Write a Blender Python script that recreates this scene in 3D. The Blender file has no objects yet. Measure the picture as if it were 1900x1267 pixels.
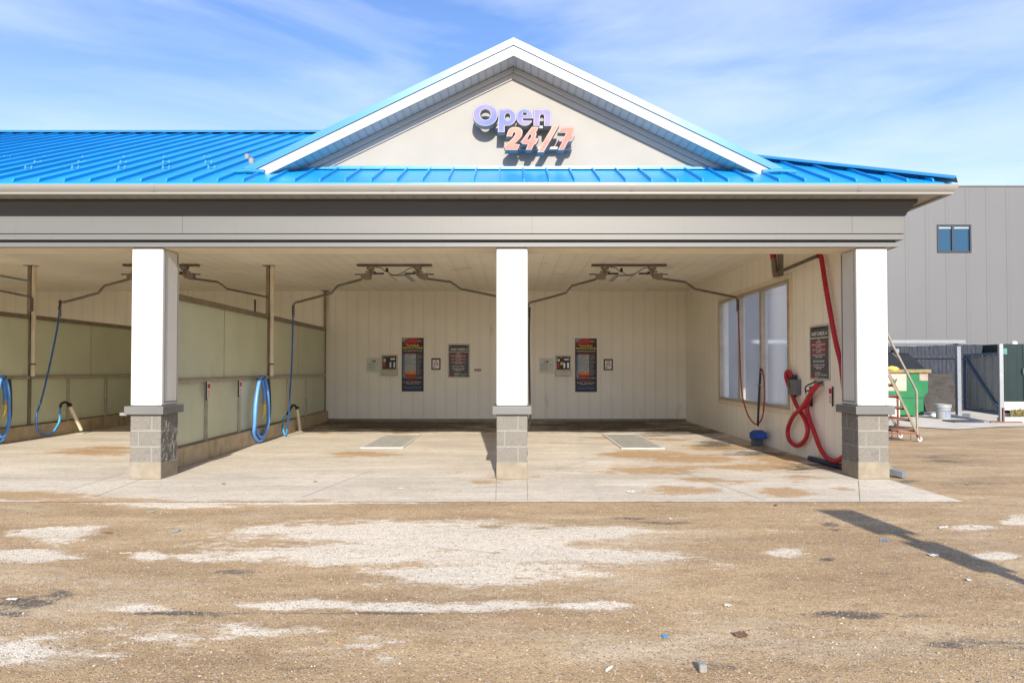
import bpy, bmesh, math, random
import numpy as np
from mathutils import Vector, Matrix
R = math.radians
rnd = random.Random(7)
SC = bpy.context.scene
COL = SC.collection

# ------------------------------------------------------------------ camera
FPX, PITCH, HOR, CAMZ = 1140.0, R(1.0), 682.0, 1.5
CY = HOR - FPX * math.tan(PITCH)
cd = bpy.data.cameras.new('camera')
cd.sensor_width = 36.0
cd.lens = FPX / 1900 * 36
cd.shift_y = (CY - 633.5) / 1900
cd.clip_start = 0.05; cd.clip_end = 2000
cam = bpy.data.objects.new('camera', cd)
cam.location = (0, 0, CAMZ)
cam.rotation_euler = (R(90) + PITCH, 0, 0)
COL.objects.link(cam); SC.camera = cam

# ------------------------------------------------------------------ light
SUN = Vector((0.087, -1.0, 0.505)).normalized()
EL = math.asin(SUN.z); AZ = math.atan2(SUN.x, SUN.y)
sd = bpy.data.lights.new('sun', 'SUN')
sd.energy = 4.5; sd.angle = R(0.53); sd.color = (1.0, 0.915, 0.79)
so = bpy.data.objects.new('sun', sd)
so.rotation_euler = (-SUN).to_track_quat('-Z', 'Y').to_euler()
so.location = (3, -20, 20); COL.objects.link(so)

W = bpy.data.worlds.new('World'); SC.world = W; W.use_nodes = True
wn, wl = W.node_tree.nodes, W.node_tree.links
wn.clear()
sky = wn.new('ShaderNodeTexSky'); sky.sky_type = 'NISHITA'; sky.sun_disc = False
sky.sun_elevation = EL; sky.sun_rotation = AZ
sky.air_density = 1.0; sky.dust_density = 0.6; sky.ozone_density = 3.0
tc = wn.new('ShaderNodeTexCoord')
mp = wn.new('ShaderNodeMapping'); mp.inputs['Scale'].default_value = (1.6, 1.2, 7.0); mp.inputs['Rotation'].default_value = (0.0, R(-12), 0.3)
nz = wn.new('ShaderNodeTexNoise'); nz.inputs['Scale'].default_value = 1.5; nz.inputs['Detail'].default_value = 9; nz.inputs['Roughness'].default_value = 0.55; nz.inputs['Distortion'].default_value = 0.5
rp = wn.new('ShaderNodeValToRGB'); rp.color_ramp.elements[0].position = 0.40; rp.color_ramp.elements[1].position = 0.90
rp.color_ramp.elements[1].color = (0.66, 0.66, 0.66, 1)
mx = wn.new('ShaderNodeMix'); mx.data_type = 'RGBA'
mx.inputs['B'].default_value = (4.4, 4.75, 5.3, 1)
bg = wn.new('ShaderNodeBackground'); bg.inputs['Strength'].default_value = 0.145
ow = wn.new('ShaderNodeOutputWorld')
wl.new(tc.outputs['Generated'], mp.inputs['Vector']); wl.new(mp.outputs['Vector'], nz.inputs['Vector'])
wl.new(nz.outputs['Fac'], rp.inputs['Fac']); wl.new(rp.outputs['Color'], mx.inputs['Factor'])
sxyz = wn.new('ShaderNodeSeparateXYZ'); wl.new(tc.outputs['Generated'], sxyz.inputs['Vector'])
hz = wn.new('ShaderNodeMapRange'); hz.interpolation_type = 'SMOOTHSTEP'
hz.inputs['From Min'].default_value = 0.0; hz.inputs['From Max'].default_value = 0.48; hz.inputs['To Min'].default_value = 0.74; hz.inputs['To Max'].default_value = 0.0
wl.new(sxyz.outputs['Z'], hz.inputs['Value'])
blu = wn.new('ShaderNodeMix'); blu.data_type = 'RGBA'; blu.blend_type = 'MULTIPLY'; blu.inputs['Factor'].default_value = 1.0
blu.inputs['B'].default_value = (0.84, 0.90, 1.06, 1); wl.new(sky.outputs['Color'], blu.inputs['A'])
mh = wn.new('ShaderNodeMix'); mh.data_type = 'RGBA'; mh.inputs['B'].default_value = (3.95, 4.3, 4.9, 1)
wl.new(hz.outputs['Result'], mh.inputs['Factor']); wl.new(blu.outputs['Result'], mh.inputs['A'])
wl.new(mh.outputs['Result'], mx.inputs['A']); wl.new(mx.outputs['Result'], bg.inputs['Color'])
wl.new(bg.outputs['Background'], ow.inputs['Surface'])

SC.view_settings.view_transform = 'Standard'; SC.view_settings.look = 'None'
SC.view_settings.gamma = 1.0; SC.view_settings.exposure = 0.8
SC.render.engine = 'CYCLES'
SC.cycles.use_denoising = True
SC.cycles.max_bounces = 10; SC.cycles.diffuse_bounces = 6
SC.cycles.caustics_reflective = False

# ------------------------------------------------------------------ measuring helpers (photo pixel -> point in the place)
cT, sT = math.cos(PITCH), math.sin(PITCH)
def ray(px, py):
    u = (px - 950) / FPX; v = (CY - py) / FPX
    return Vector((u, cT - v * sT, sT + v * cT))
def P(px, py, Y):
    r = ray(px, py); t = Y / r.y; return Vector((r.x * t, Y, CAMZ + r.z * t))
def G(px, py, z=0.0):
    r = ray(px, py); t = (z - CAMZ) / r.z; return Vector((r.x * t, r.y * t, z))
def PX(px, py, X):
    r = ray(px, py); t = X / r.x; return Vector((X, r.y * t, CAMZ + r.z * t))
def to_px(x, y, z):
    d = y * cT + (z - CAMZ) * sT; h = (z - CAMZ) * cT - y * sT
    return 950 + FPX * x / d, CY - FPX * h / d

# ------------------------------------------------------------------ materials
MC = {}
def mat(name, col, rough=0.6, metal=0.0, var=0.12, scale=3.0, bump=0.0, bscale=60.0, dirt=None, stretch=(1, 1, 1),
        lines=None, spec=0.5, trans=0.0, emit=None):
    """procedural painted / concrete / metal surface. dirt=(colour, amount, scale, stretch); lines=(axis, pitch, width)"""
    if name in MC: return MC[name]
    m = bpy.data.materials.new(name); m.use_nodes = True
    n, l = m.node_tree.nodes, m.node_tree.links
    b = n['Principled BSDF']
    b.inputs['Roughness'].default_value = rough; b.inputs['Metallic'].default_value = metal
    b.inputs['Specular IOR Level'].default_value = spec
    t = n.new('ShaderNodeTexCoord')
    def noise(sc, det=5, st=(1, 1, 1), off=0.0):
        q = n.new('ShaderNodeMapping'); q.inputs['Scale'].default_value = st; q.inputs['Location'].default_value = (off, off * .7, off * .3)
        z = n.new('ShaderNodeTexNoise'); z.inputs['Scale'].default_value = sc; z.inputs['Detail'].default_value = det
        l.new(t.outputs['Object'], q.inputs['Vector']); l.new(q.outputs['Vector'], z.inputs['Vector'])
        return z.outputs['Fac']
    def mixc(f, a, bcol):
        k = n.new('ShaderNodeMix'); k.data_type = 'RGBA'
        if hasattr(f, 'links'): l.new(f, k.inputs['Factor'])
        else: k.inputs['Factor'].default_value = f
        for s, v in (('A', a), ('B', bcol)):
            if hasattr(v, 'links'): l.new(v, k.inputs[s])
            else: k.inputs[s].default_value = (*v[:3], 1)
        return k.outputs['Result']
    def ramp(f, a, c):
        k = n.new('ShaderNodeMapRange'); k.inputs['From Min'].default_value = a; k.inputs['From Max'].default_value = c
        l.new(f, k.inputs['Value']); return k.outputs['Result']
    lo = tuple(c * (1 - var) for c in col); hi = tuple(min(1, c * (1 + var)) for c in col)
    cc = mixc(ramp(noise(scale, 6, stretch), 0.3, 0.7), lo, hi)
    if dirt:
        dc, am, ds = dirt[:3]; st = dirt[3] if len(dirt) > 3 else (1, 1, 1)
        f = ramp(noise(ds, 8, st, 3.1), 0.75 - am * .5, 0.95 - am * .3)
        cc = mixc(f, cc, dc)
    h = None
    if lines:
        ax, pitch, wd = lines
        s = n.new('ShaderNodeSeparateXYZ'); l.new(t.outputs['Object'], s.inputs['Vector'])
        def M(op, a, bb=None):
            k = n.new('ShaderNodeMath'); k.operation = op
            for i, v in enumerate((a, bb)):
                if v is None: continue
                if hasattr(v, 'links'): l.new(v, k.inputs[i])
                else: k.inputs[i].default_value = v
            return k.outputs[0]
        fr = M('FRACT', M('DIVIDE', M('ADD', s.outputs['XYZ'.index(ax)], 50.0), pitch))
        g1 = M('LESS_THAN', fr, wd / pitch)
        g2 = M('MULTIPLY', M('MULTIPLY', M('GREATER_THAN', fr, 0.16), M('LESS_THAN', fr, 0.16 + wd / pitch)), 0.45)
        h = M('MAXIMUM', g1, g2)
        cc = mixc(M('MULTIPLY', h, 0.5), cc, tuple(c * .3 for c in col))
    l.new(cc, b.inputs['Base Color'])
    if bump > 0 or h is not None:
        k = n.new('ShaderNodeBump'); k.inputs['Strength'].default_value = 0.6; k.inputs['Distance'].default_value = max(bump, .002)
        hh = noise(bscale, 6, (1, 1, 1), 5.0)
        if h is not None:
            q = n.new('ShaderNodeMath'); q.operation = 'MULTIPLY_ADD'; l.new(h, q.inputs[0]); q.inputs[1].default_value = -2.0; l.new(hh, q.inputs[2]); hh = q.outputs[0]
        l.new(hh, k.inputs['Height']); l.new(k.outputs['Normal'], b.inputs['Normal'])
    if emit: b.inputs['Emission Color'].default_value = (*emit, 1); b.inputs['Emission Strength'].default_value = 1
    if trans > 0:
        out = n['Material Output']; tr = n.new('ShaderNodeBsdfTranslucent'); l.new(cc, tr.inputs['Color'])
        ms = n.new('ShaderNodeMixShader'); ms.inputs[0].default_value = trans
        l.new(b.outputs[0], ms.inputs[1]); l.new(tr.outputs[0], ms.inputs[2]); l.new(ms.outputs[0], out.inputs['Surface'])
    MC[name] = m
    return m

M_white = mat('white_metal_panel', (0.57, 0.56, 0.53), .5, var=.035, scale=1.2, dirt=((.44, .40, .32), .22, 3, (4, 4, .5)))
M_wallx = mat('cream_wall_panel', (0.86, 0.825, 0.725), .45, var=.05, scale=.8, lines=('X', .31, .008), dirt=((.42, .36, .26), .16, 1.6, (2, 2, .5)))
M_wally = mat('cream_side_panel', (0.86, 0.82, 0.715), .5, var=.05, scale=.8, lines=('Y', .31, .007), dirt=((.45, .38, .27), .22, 1.6, (2, 2, .4)))
M_ceil = mat('cream_ceiling_panel', (0.84, 0.785, 0.675), .5, var=.06, scale=.7, lines=('X', .31, .009), dirt=((.36, .30, .21), .25, 1.2))
M_soff_x = mat('vented_soffit', (0.34, 0.33, 0.30), .5, var=.04, lines=('X', .2, .016))
M_lintel = mat('cream_lintel', (0.74, 0.65, 0.50), .5, var=.05, dirt=((.35, .27, .18), .15, 4))
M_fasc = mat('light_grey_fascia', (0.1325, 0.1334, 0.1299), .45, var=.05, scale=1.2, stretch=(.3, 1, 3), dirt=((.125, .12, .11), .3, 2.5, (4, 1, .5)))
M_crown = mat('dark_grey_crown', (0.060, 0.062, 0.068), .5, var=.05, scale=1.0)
M_gut = mat('grey_gutter', (0.2353, 0.2291, 0.2131), .4, var=.04, scale=1.5)
M_cap = mat('grey_metal_cap', (0.1367, 0.1352, 0.1305), .45, var=.05)
M_blue = mat('blue_roof_metal', (0.006, 0.245, 0.56), .34, var=.09, scale=.9, spec=.6, bump=.008, bscale=2.2, dirt=((.05, .27, .52), .25, 2.0))
M_blue2 = mat('blue_trim_metal', (0.012, 0.19, 0.40), .36, var=.04, spec=.6)
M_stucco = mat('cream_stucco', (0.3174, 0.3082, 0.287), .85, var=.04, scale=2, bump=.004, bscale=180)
M_rake = mat('white_rake_board', (0.4048, 0.4002, 0.3864), .5, var=.03)
M_trimg = mat('grey_band_board', (0.43, 0.425, 0.41), .55, var=.03)
M_soffg = mat('grey_rake_soffit', (0.56, 0.55, 0.53), .5, var=.04, lines=('X', .105, .010))
M_dark = mat('dark_gap', (0.03, 0.03, 0.03), .8)
M_block = mat('grey_split_block', (0.1748, 0.1617, 0.1398), .95, var=.2, scale=70, bump=.006, bscale=150, dirt=((.12, .11, .095), .38, 9))
M_mort = mat('pale_mortar', (0.24, 0.228, 0.20), .95, var=.1, scale=30, bump=.003, bscale=120)
M_plinth = mat('stained_plinth', (0.2397, 0.2042, 0.1509), .9, var=.14, scale=9, bump=.003, bscale=80, dirt=((.30, .28, .24), .3, 5))
M_curb = mat('stained_kerb_wall', (0.47, 0.38, 0.25), .85, var=.14, scale=5, bump=.003, bscale=60, dirt=((.26, .17, .09), .42, 3.2, (1, 2.2, .45)))
M_frame = mat('weathered_aluminium', (0.46, 0.41, 0.32), .45, metal=.35, var=.15, scale=6, dirt=((.2, .13, .07), .25, 7, (1, 1, .4)))
M_darkfr = mat('bronze_channel', (0.24, 0.195, 0.14), .5, metal=.3, var=.2, scale=5)
M_pipe = mat('beige_pipe', (0.72, 0.635, 0.48), .5, var=.1, scale=4, dirt=((.35, .26, .16), .2, 6))
M_frost = mat('frosted_green_panel', (0.71, 0.73, 0.585), .26, var=.06, scale=1.0, trans=.38, dirt=((.54, .50, .34), .25, 1.6, (1, 1, .5)))
M_arm = mat('galvanised_arm', (0.15, 0.13, 0.11), .45, metal=.5, var=.2, scale=8)
M_gear = mat('taupe_casting', (0.22, 0.185, 0.155), .55, var=.15, scale=10)
M_blk = mat('black_rubber', (0.015, 0.015, 0.016), .5, var=.2)
M_steel = mat('brushed_steel', (0.5, 0.48, 0.45), .35, metal=.8, var=.1, scale=12)
M_hblue = mat('blue_pressure_hose', (0.02, 0.10, 0.30), .4, var=.15, scale=6)
M_cyan = mat('bright_blue_hose', (0.04, 0.30, 0.62), .4, var=.1, scale=6)
M_vblue = mat('ribbed_blue_hose', (0.10, 0.29, 0.70), .42, var=.08, scale=8, bump=.002, bscale=100)
M_navy = mat('navy_hose', (0.035, 0.045, 0.075), .5, var=.2, scale=6)
M_yel = mat('yellow_nozzle', (0.80, 0.56, 0.10), .45, var=.08)
M_redh = mat('red_vacuum_hose', (0.42, 0.012, 0.03), .42, var=.12, scale=7, bump=.002, bscale=100)
M_redw = mat('red_washing_hose', (0.30, 0.03, 0.03), .45, var=.1)
M_red = mat('red_print', (0.50, 0.03, 0.03), .5, var=.05)
M_prw = mat('white_print', (0.78, 0.78, 0.76), .5, var=.02)
M_pry = mat('yellow_print', (0.78, 0.50, 0.05), .5, var=.05)
M_prb = mat('blue_print', (0.05, 0.12, 0.36), .5, var=.05)
M_pro = mat('orange_print', (0.75, 0.28, 0.02), .5, var=.05)
M_prk = mat('black_print', (0.02, 0.02, 0.025), .5, var=.1)
M_prg = mat('grey_print', (0.28, 0.30, 0.31), .5, var=.05)
M_chalk = mat('silver_print', (0.42, 0.46, 0.47), .5, var=.12, scale=5)
M_sgrey = mat('charcoal_sign_face', (0.085, 0.085, 0.095), .5, var=.2, scale=6)
M_clear = mat('clear_plastic_guard', (0.05, 0.24, 0.42), .25, var=.05)
M_bgw = mat('grey_metal_cladding', (0.1263, 0.1279, 0.1334), .5, var=.03, scale=.4, lines=('X', .86, .02))
M_bgfr = mat('dark_window_frame', (0.03, 0.035, 0.045), .4)
M_dump = mat('green_dumpster_paint', (0.01656, 0.1472, 0.05704), .45, var=.15, scale=2.5, dirt=((.16, .09, .04), .16, 5))
M_dumpr = mat('rusty_rim_paint', (0.17, 0.15, 0.07), .7, var=.3, scale=6, dirt=((.30, .19, .07), .55, 5))
M_rust = mat('rusty_red_steel', (0.17, 0.068, 0.042), .65, var=.25, scale=12, dirt=((.16, .06, .03), .35, 14))
M_wood = mat('weathered_fence_wood', (0.032, 0.038, 0.053), .9, var=.5, scale=5, stretch=(6, 6, .7), lines=('X', .145, .010))
M_woodg = mat('grey_gate_wood', (0.26, 0.25, 0.225), .9, var=.2, scale=5, stretch=(6, 6, .7), lines=('X', .13, .010))
M_ply = mat('old_plywood', (0.045, 0.04, 0.036), .95, var=.3, scale=3, stretch=(1, 1, 3))
M_galv = mat('galvanised_steel', (0.27, 0.29, 0.31), .4, metal=.4, var=.08, scale=12)
M_pail = mat('white_pail_plastic', (0.30, 0.31, 0.33), .45, var=.06)
M_dgrn = mat('dark_green_cabinet', (0.008, 0.022, 0.022), .45, var=.1, lines=('X', .30, .015))
M_conc = mat('pale_concrete', (0.50, 0.46, 0.39), .9, var=.14, scale=2.2, bump=.003, bscale=60, dirt=((.30, .25, .18), .3, 1.3))
M_kerb = mat('kerb_concrete', (0.50, 0.48, 0.44), .9, var=.12, scale=5, bump=.003)
M_grass = mat('dry_grass', (0.20, 0.17, 0.06), .95, var=.4, scale=9, bump=.02, bscale=40)
M_grate = mat('galvanised_grate', (0.56, 0.55, 0.50), .5, metal=.05, var=.15, scale=5, dirt=((.3, .24, .16), .3, 5))
M_tube = mat('fluorescent_diffuser', (0.8, 0.8, 0.78), .4, var=.02)

def window_glass(name, rough, milk, tint):
    m = bpy.data.materials.new(name); m.use_nodes = True; n, l = m.node_tree.nodes, m.node_tree.links
    n.remove(n['Principled BSDF'])
    t = n.new('ShaderNodeTexCoord'); z = n.new('ShaderNodeTexNoise'); z.inputs['Scale'].default_value = 2.2; z.inputs['Detail'].default_value = 6
    l.new(t.outputs['Object'], z.inputs['Vector'])
    rf = n.new('ShaderNodeBsdfRefraction'); rf.inputs['IOR'].default_value = 1.03; rf.inputs['Roughness'].default_value = rough; rf.inputs['Color'].default_value = (*tint, 1)
    tr = n.new('ShaderNodeBsdfTranslucent'); tr.inputs['Color'].default_value = (.75, .77, .78, 1)
    bp = n.new('ShaderNodeBump'); bp.inputs['Strength'].default_value = .35; bp.inputs['Distance'].default_value = .02; l.new(z.outputs['Fac'], bp.inputs['Height']); l.new(bp.outputs['Normal'], rf.inputs['Normal'])
    gl = n.new('ShaderNodeBsdfGlossy'); gl.inputs['Roughness'].default_value = .12
    a = n.new('ShaderNodeMixShader'); l.new(z.outputs['Fac'], a.inputs[0])
    mr = n.new('ShaderNodeMapRange'); mr.inputs['To Min'].default_value = milk - .15; mr.inputs['To Max'].default_value = milk + .15
    l.new(z.outputs['Fac'], mr.inputs['Value']); l.new(mr.outputs['Result'], a.inputs[0])
    l.new(rf.outputs[0], a.inputs[1]); l.new(tr.outputs[0], a.inputs[2])
    b = n.new('ShaderNodeMixShader'); b.inputs[0].default_value = .06; l.new(a.outputs[0], b.inputs[1]); l.new(gl.outputs[0], b.inputs[2])
    l.new(b.outputs[0], n['Material Output'].inputs['Surface'])
    return m
M_winfrost = window_glass('frosted_window_glass', .20, .22, (.95, .97, 1.0))
def dark_glass():
    m = bpy.data.materials.new('dark_window_glass'); m.use_nodes = True
    b = m.node_tree.nodes['Principled BSDF']; b.inputs['Base Color'].default_value = (.02, .065, .125, 1)
    b.inputs['Roughness'].default_value = .08; b.inputs['Specular IOR Level'].default_value = .45
    return m
M_bgglass = dark_glass()

def sign_face(name, c1, c2):
    m = bpy.data.materials.new(name); m.use_nodes = True; n, l = m.node_tree.nodes, m.node_tree.links
    b = n['Principled BSDF']; b.inputs['Roughness'].default_value = .6; b.inputs['Specular IOR Level'].default_value = .2
    t = n.new('ShaderNodeTexCoord'); z = n.new('ShaderNodeTexNoise'); z.inputs['Scale'].default_value = 3.2; z.inputs['Detail'].default_value = 1
    r = n.new('ShaderNodeMapRange'); r.inputs['From Min'].default_value = .35; r.inputs['From Max'].default_value = .65
    k = n.new('ShaderNodeMix'); k.data_type = 'RGBA'; k.inputs['A'].default_value = (*c1, 1); k.inputs['B'].default_value = (*c2, 1)
    l.new(t.outputs['Object'], z.inputs['Vector']); l.new(z.outputs['Fac'], r.inputs['Value']); l.new(r.outputs['Result'], k.inputs['Factor']); l.new(k.outputs['Result'], b.inputs['Base Color'])
    return m
M_sblue = sign_face('faded_blue_acrylic', (.125, .155, .40), (.225, .20, .37))
M_sred = sign_face('faded_red_acrylic', (.52, .155, .135), (.54, .235, .17))
M_ledgeb = mat('navy_letter_edge', (.035, .06, .16), .7, spec=.2)
M_ledger = mat('red_letter_edge', (.20, .02, .03), .7, spec=.2)
M_lborder = mat('pale_letter_border', (.40, .38, .39), .6, spec=.2)
M_ret = mat('pale_letter_return', (.33, .335, .32), .5, var=.05)

# ------------------------------------------------------------------ mesh builder
class MB:
    def __init__(s): s.v = []; s.f = []; s.m = []; s.mi = 0
    def mark(s, i): s.mi = i; return s
    def add(s, vs, fs):
        o = len(s.v); s.v += [tuple(p) for p in vs]
        for f in fs: s.f.append(tuple(o + i for i in f)); s.m.append(s.mi)
        return s
    def box(s, x0, x1, y0, y1, z0, z1):
        return s.add([(x0, y0, z0), (x1, y0, z0), (x1, y1, z0), (x0, y1, z0), (x0, y0, z1), (x1, y0, z1), (x1, y1, z1), (x0, y1, z1)],
                     [(0, 3, 2, 1), (4, 5, 6, 7), (0, 1, 5, 4), (1, 2, 6, 5), (2, 3, 7, 6), (3, 0, 4, 7)])
    def quad(s, a, b, c, d): return s.add([a, b, c, d], [(0, 1, 2, 3)])
    def prism(s, poly, d):   # polygon of 3D points swept by vector d
        n = len(poly); d = Vector(d); top = [Vector(p) + d for p in poly]
        return s.add([Vector(p) for p in poly] + top, [tuple(range(n))[::-1], tuple(range(n, 2 * n))] + [(i, (i + 1) % n, n + (i + 1) % n, n + i) for i in range(n)])
    def tube(s, pts, r, n=8, smooth=0, cap=True, r2=None):
        pts = [Vector(p) for p in pts]
        if smooth: pts = catmull(pts, smooth)
        k = len(pts); up = Vector((0, 0, 1)); vs = []; prev = None
        for i, p in enumerate(pts):
            t = (pts[min(i + 1, k - 1)] - pts[max(i - 1, 0)])
            t = t.normalized() if t.length > 1e-9 else Vector((0, 0, 1))
            if prev is None:
                a = t.cross(Vector((0, 1, 0)) if abs(t.y) < .9 else Vector((1, 0, 0))).normalized()
            else: a = (prev - t * prev.dot(t)).normalized()
            prev = a; b = t.cross(a)
            rr = r if r2 is None else r + (r2 - r) * i / (k - 1)
            if callable(r): rr = r(i, k)
            for j in range(n):
                an = 2 * math.pi * j / n; vs.append(p + (a * math.cos(an) + b * math.sin(an)) * rr)
        fs = [(i * n + j, i * n + (j + 1) % n, (i + 1) * n + (j + 1) % n, (i + 1) * n + j) for i in range(k - 1) for j in range(n)]
        if cap: fs += [tuple(range(n))[::-1], tuple((k - 1) * n + j for j in range(n))]
        return s.add(vs, fs)
    def bar(s, a, b, w, h, up=(0, 0, 1)):   # rectangular bar from a to b
        a, b = Vector(a), Vector(b); t = (b - a).normalized(); u = Vector(up)
        if abs(t.dot(u)) > .98: u = Vector((0, 1, 0))
        sx = t.cross(u).normalized(); sz = sx.cross(t)
        q = [sx * (-w / 2) + sz * (-h / 2), sx * (w / 2) + sz * (-h / 2), sx * (w / 2) + sz * (h / 2), sx * (-w / 2) + sz * (h / 2)]
        return s.prism([a + p for p in q], b - a)
    def lathe(s, prof, c=(0, 0, 0), n=24):
        c = Vector(c); vs = []
        for (r, z) in prof:
            for j in range(n):
                an = 2 * math.pi * j / n; vs.append(c + Vector((r * math.cos(an), r * math.sin(an), z)))
        k = len(prof)
        return s.add(vs, [(i * n + j, i * n + (j + 1) % n, (i + 1) * n + (j + 1) % n, (i + 1) * n + j) for i in range(k - 1) for j in range(n)])
    def build(s, name, mats, parent=None, bev=0.0, smooth=False):
        o0 = Vector((0, 0, 0)); p = parent
        while p is not None: o0 += p.location; p = p.parent
        me = bpy.data.meshes.new(name)
        me.from_pydata([tuple(Vector(v) - o0) for v in s.v], [], s.f)
        if not isinstance(mats, (list, tuple)): mats = [mats]
        for m in mats: me.materials.append(m)
        me.polygons.foreach_set('material_index', s.m)
        bm = bmesh.new(); bm.from_mesh(me); bmesh.ops.recalc_face_normals(bm, faces=bm.faces); bm.to_mesh(me); bm.free()
        if smooth:
            me.polygons.foreach_set('use_smooth', [True] * len(me.polygons)); me.set_sharp_from_angle(angle=R(40))
        o = bpy.data.objects.new(name, me); COL.objects.link(o)
        if parent is not None: o.parent = parent
        if bev:
            b = o.modifiers.new('bevel', 'BEVEL'); b.width = bev; b.segments = 2; b.limit_method = 'ANGLE'; b.harden_normals = False
        return o
def catmull(p, n):
    q = [p[0] * 2 - p[1]] + p + [p[-1] * 2 - p[-2]]; out = []
    for i in range(1, len(q) - 2):
        a, b, c, d = q[i - 1:i + 3]
        for k in range(n):
            t = k / n
            out.append(0.5 * ((2 * b) + (c - a) * t + (2 * a - 5 * b + 4 * c - d) * t * t + (3 * b - a - 3 * c + d) * t ** 3))
    out.append(p[-1]); return out
def tag(o, label, cat, group=None, kind=None):
    o['label'] = label
    if cat: o['category'] = cat
    if group: o['group'] = group
    if kind: o['kind'] = kind
    return o
def thing(name, loc, label, cat, group=None):
    o = bpy.data.objects.new(name, None); COL.objects.link(o); o.location = loc; o.empty_display_size = .2
    return tag(o, label, cat, group)
def dup(root, loc, label, rz=None):
    r = root.copy(); COL.objects.link(r); r.location = loc
    if rz is not None: r.rotation_euler = (0, 0, rz)
    r['label'] = label
    for ch in list(root.children):
        c = ch.copy(); COL.objects.link(c); c.parent = r
        for g in ch.children:
            d = g.copy(); COL.objects.link(d); d.parent = c
    return r
def setkind(o, kind): o['kind'] = kind; return o

# text and outline shapes, laid in a vertical plane that faces -Y
def text_verts(s, size=1.0, bold=0.0, width=None, shear=0.0):
    c = bpy.data.curves.new('t', 'FONT'); c.body = s; c.size = size; c.align_x = 'CENTER'; c.align_y = 'CENTER'; c.offset = bold * size; c.shear = shear
    c.resolution_u = 3
    o = bpy.data.objects.new('t', c); me = o.to_mesh()
    vs = [tuple(v.co) for v in me.vertices]; fs = [tuple(p.vertices) for p in me.polygons]
    o.to_mesh_clear(); bpy.data.objects.remove(o); bpy.data.curves.remove(c)
    if width and vs:
        w = max(v[0] for v in vs) - min(v[0] for v in vs)
        if w > 0: vs = [(v[0] * width / w, v[1], v[2]) for v in vs]
    return vs, fs
def put_text(mb, s, x, z, y, size, bold=0.01, width=None, shear=0.0, left=False):
    vs, fs = text_verts(s, size, bold, width, shear)
    if not vs: return
    sh = -min(v[0] for v in vs) if left else 0
    mb.add([(x + v[0] + sh, y, z + v[1]) for v in vs], fs)
def outline(loops, depth):
    """filled 2D outline with holes -> verts, faces (x, y, z=extrude)"""
    k = bpy.data.curves.new('k', 'CURVE'); k.dimensions = '2D'; k.fill_mode = 'BOTH'; k.extrude = depth / 2
    for lp in loops:
        sp = k.splines.new('POLY'); sp.points.add(len(lp) - 1)
        for i, (x, y) in enumerate(lp): sp.points[i].co = (x, y, 0, 1)
        sp.use_cyclic_u = True
    o = bpy.data.objects.new('k', k); me = o.to_mesh()
    vs = [tuple(v.co) for v in me.vertices]; fs = [tuple(p.vertices) for p in me.polygons]
    o.to_mesh_clear(); bpy.data.objects.remove(o); bpy.data.curves.remove(k)
    return vs, fs

# ------------------------------------------------------------------ ground, slab (measured stains and painted floor shade stored as mesh attributes)
def ell(PXY, lst):
    px, py = PXY; m = np.zeros_like(px)
    for e in lst:
        cx, cy, rx, ry = e[:4]; s = e[4] if len(e) > 4 else 1.0
        d = np.sqrt(((px - cx) / rx) ** 2 + ((py - cy) / ry) ** 2)
        m = np.maximum(m, np.clip(1.18 - d * .66, 0, 1.0) * s)
    return m
def sheet(name, xs, ys, z, attrs, m):
    X, Y = np.meshgrid(np.array(xs), np.array(ys)); nx, ny = len(xs), len(ys)
    co = np.stack([X.ravel(), Y.ravel(), np.full(X.size, z)], 1)
    idx = np.arange(nx * ny).reshape(ny, nx)
    f = np.stack([idx[:-1, :-1].ravel(), idx[:-1, 1:].ravel(), idx[1:, 1:].ravel(), idx[1:, :-1].ravel()], 1)
    me = bpy.data.meshes.new(name); me.from_pydata(co.tolist(), [], f.tolist())
    yy = np.maximum(co[:, 1], .3)
    d = yy * cT + (z - CAMZ) * sT; h = (z - CAMZ) * cT - yy * sT
    pxy = (950 + FPX * co[:, 0] / d, CY - FPX * h / d)
    for nm, lst in attrs.items():
        a = me.attributes.new(nm, 'FLOAT', 'POINT'); v = ell(pxy, lst); v[co[:, 1] < .4] = 0
        a.data.foreach_set('value', v.astype(np.float32))
    me.materials.append(m)
    o = bpy.data.objects.new(name, me); COL.objects.link(o); return o

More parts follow.
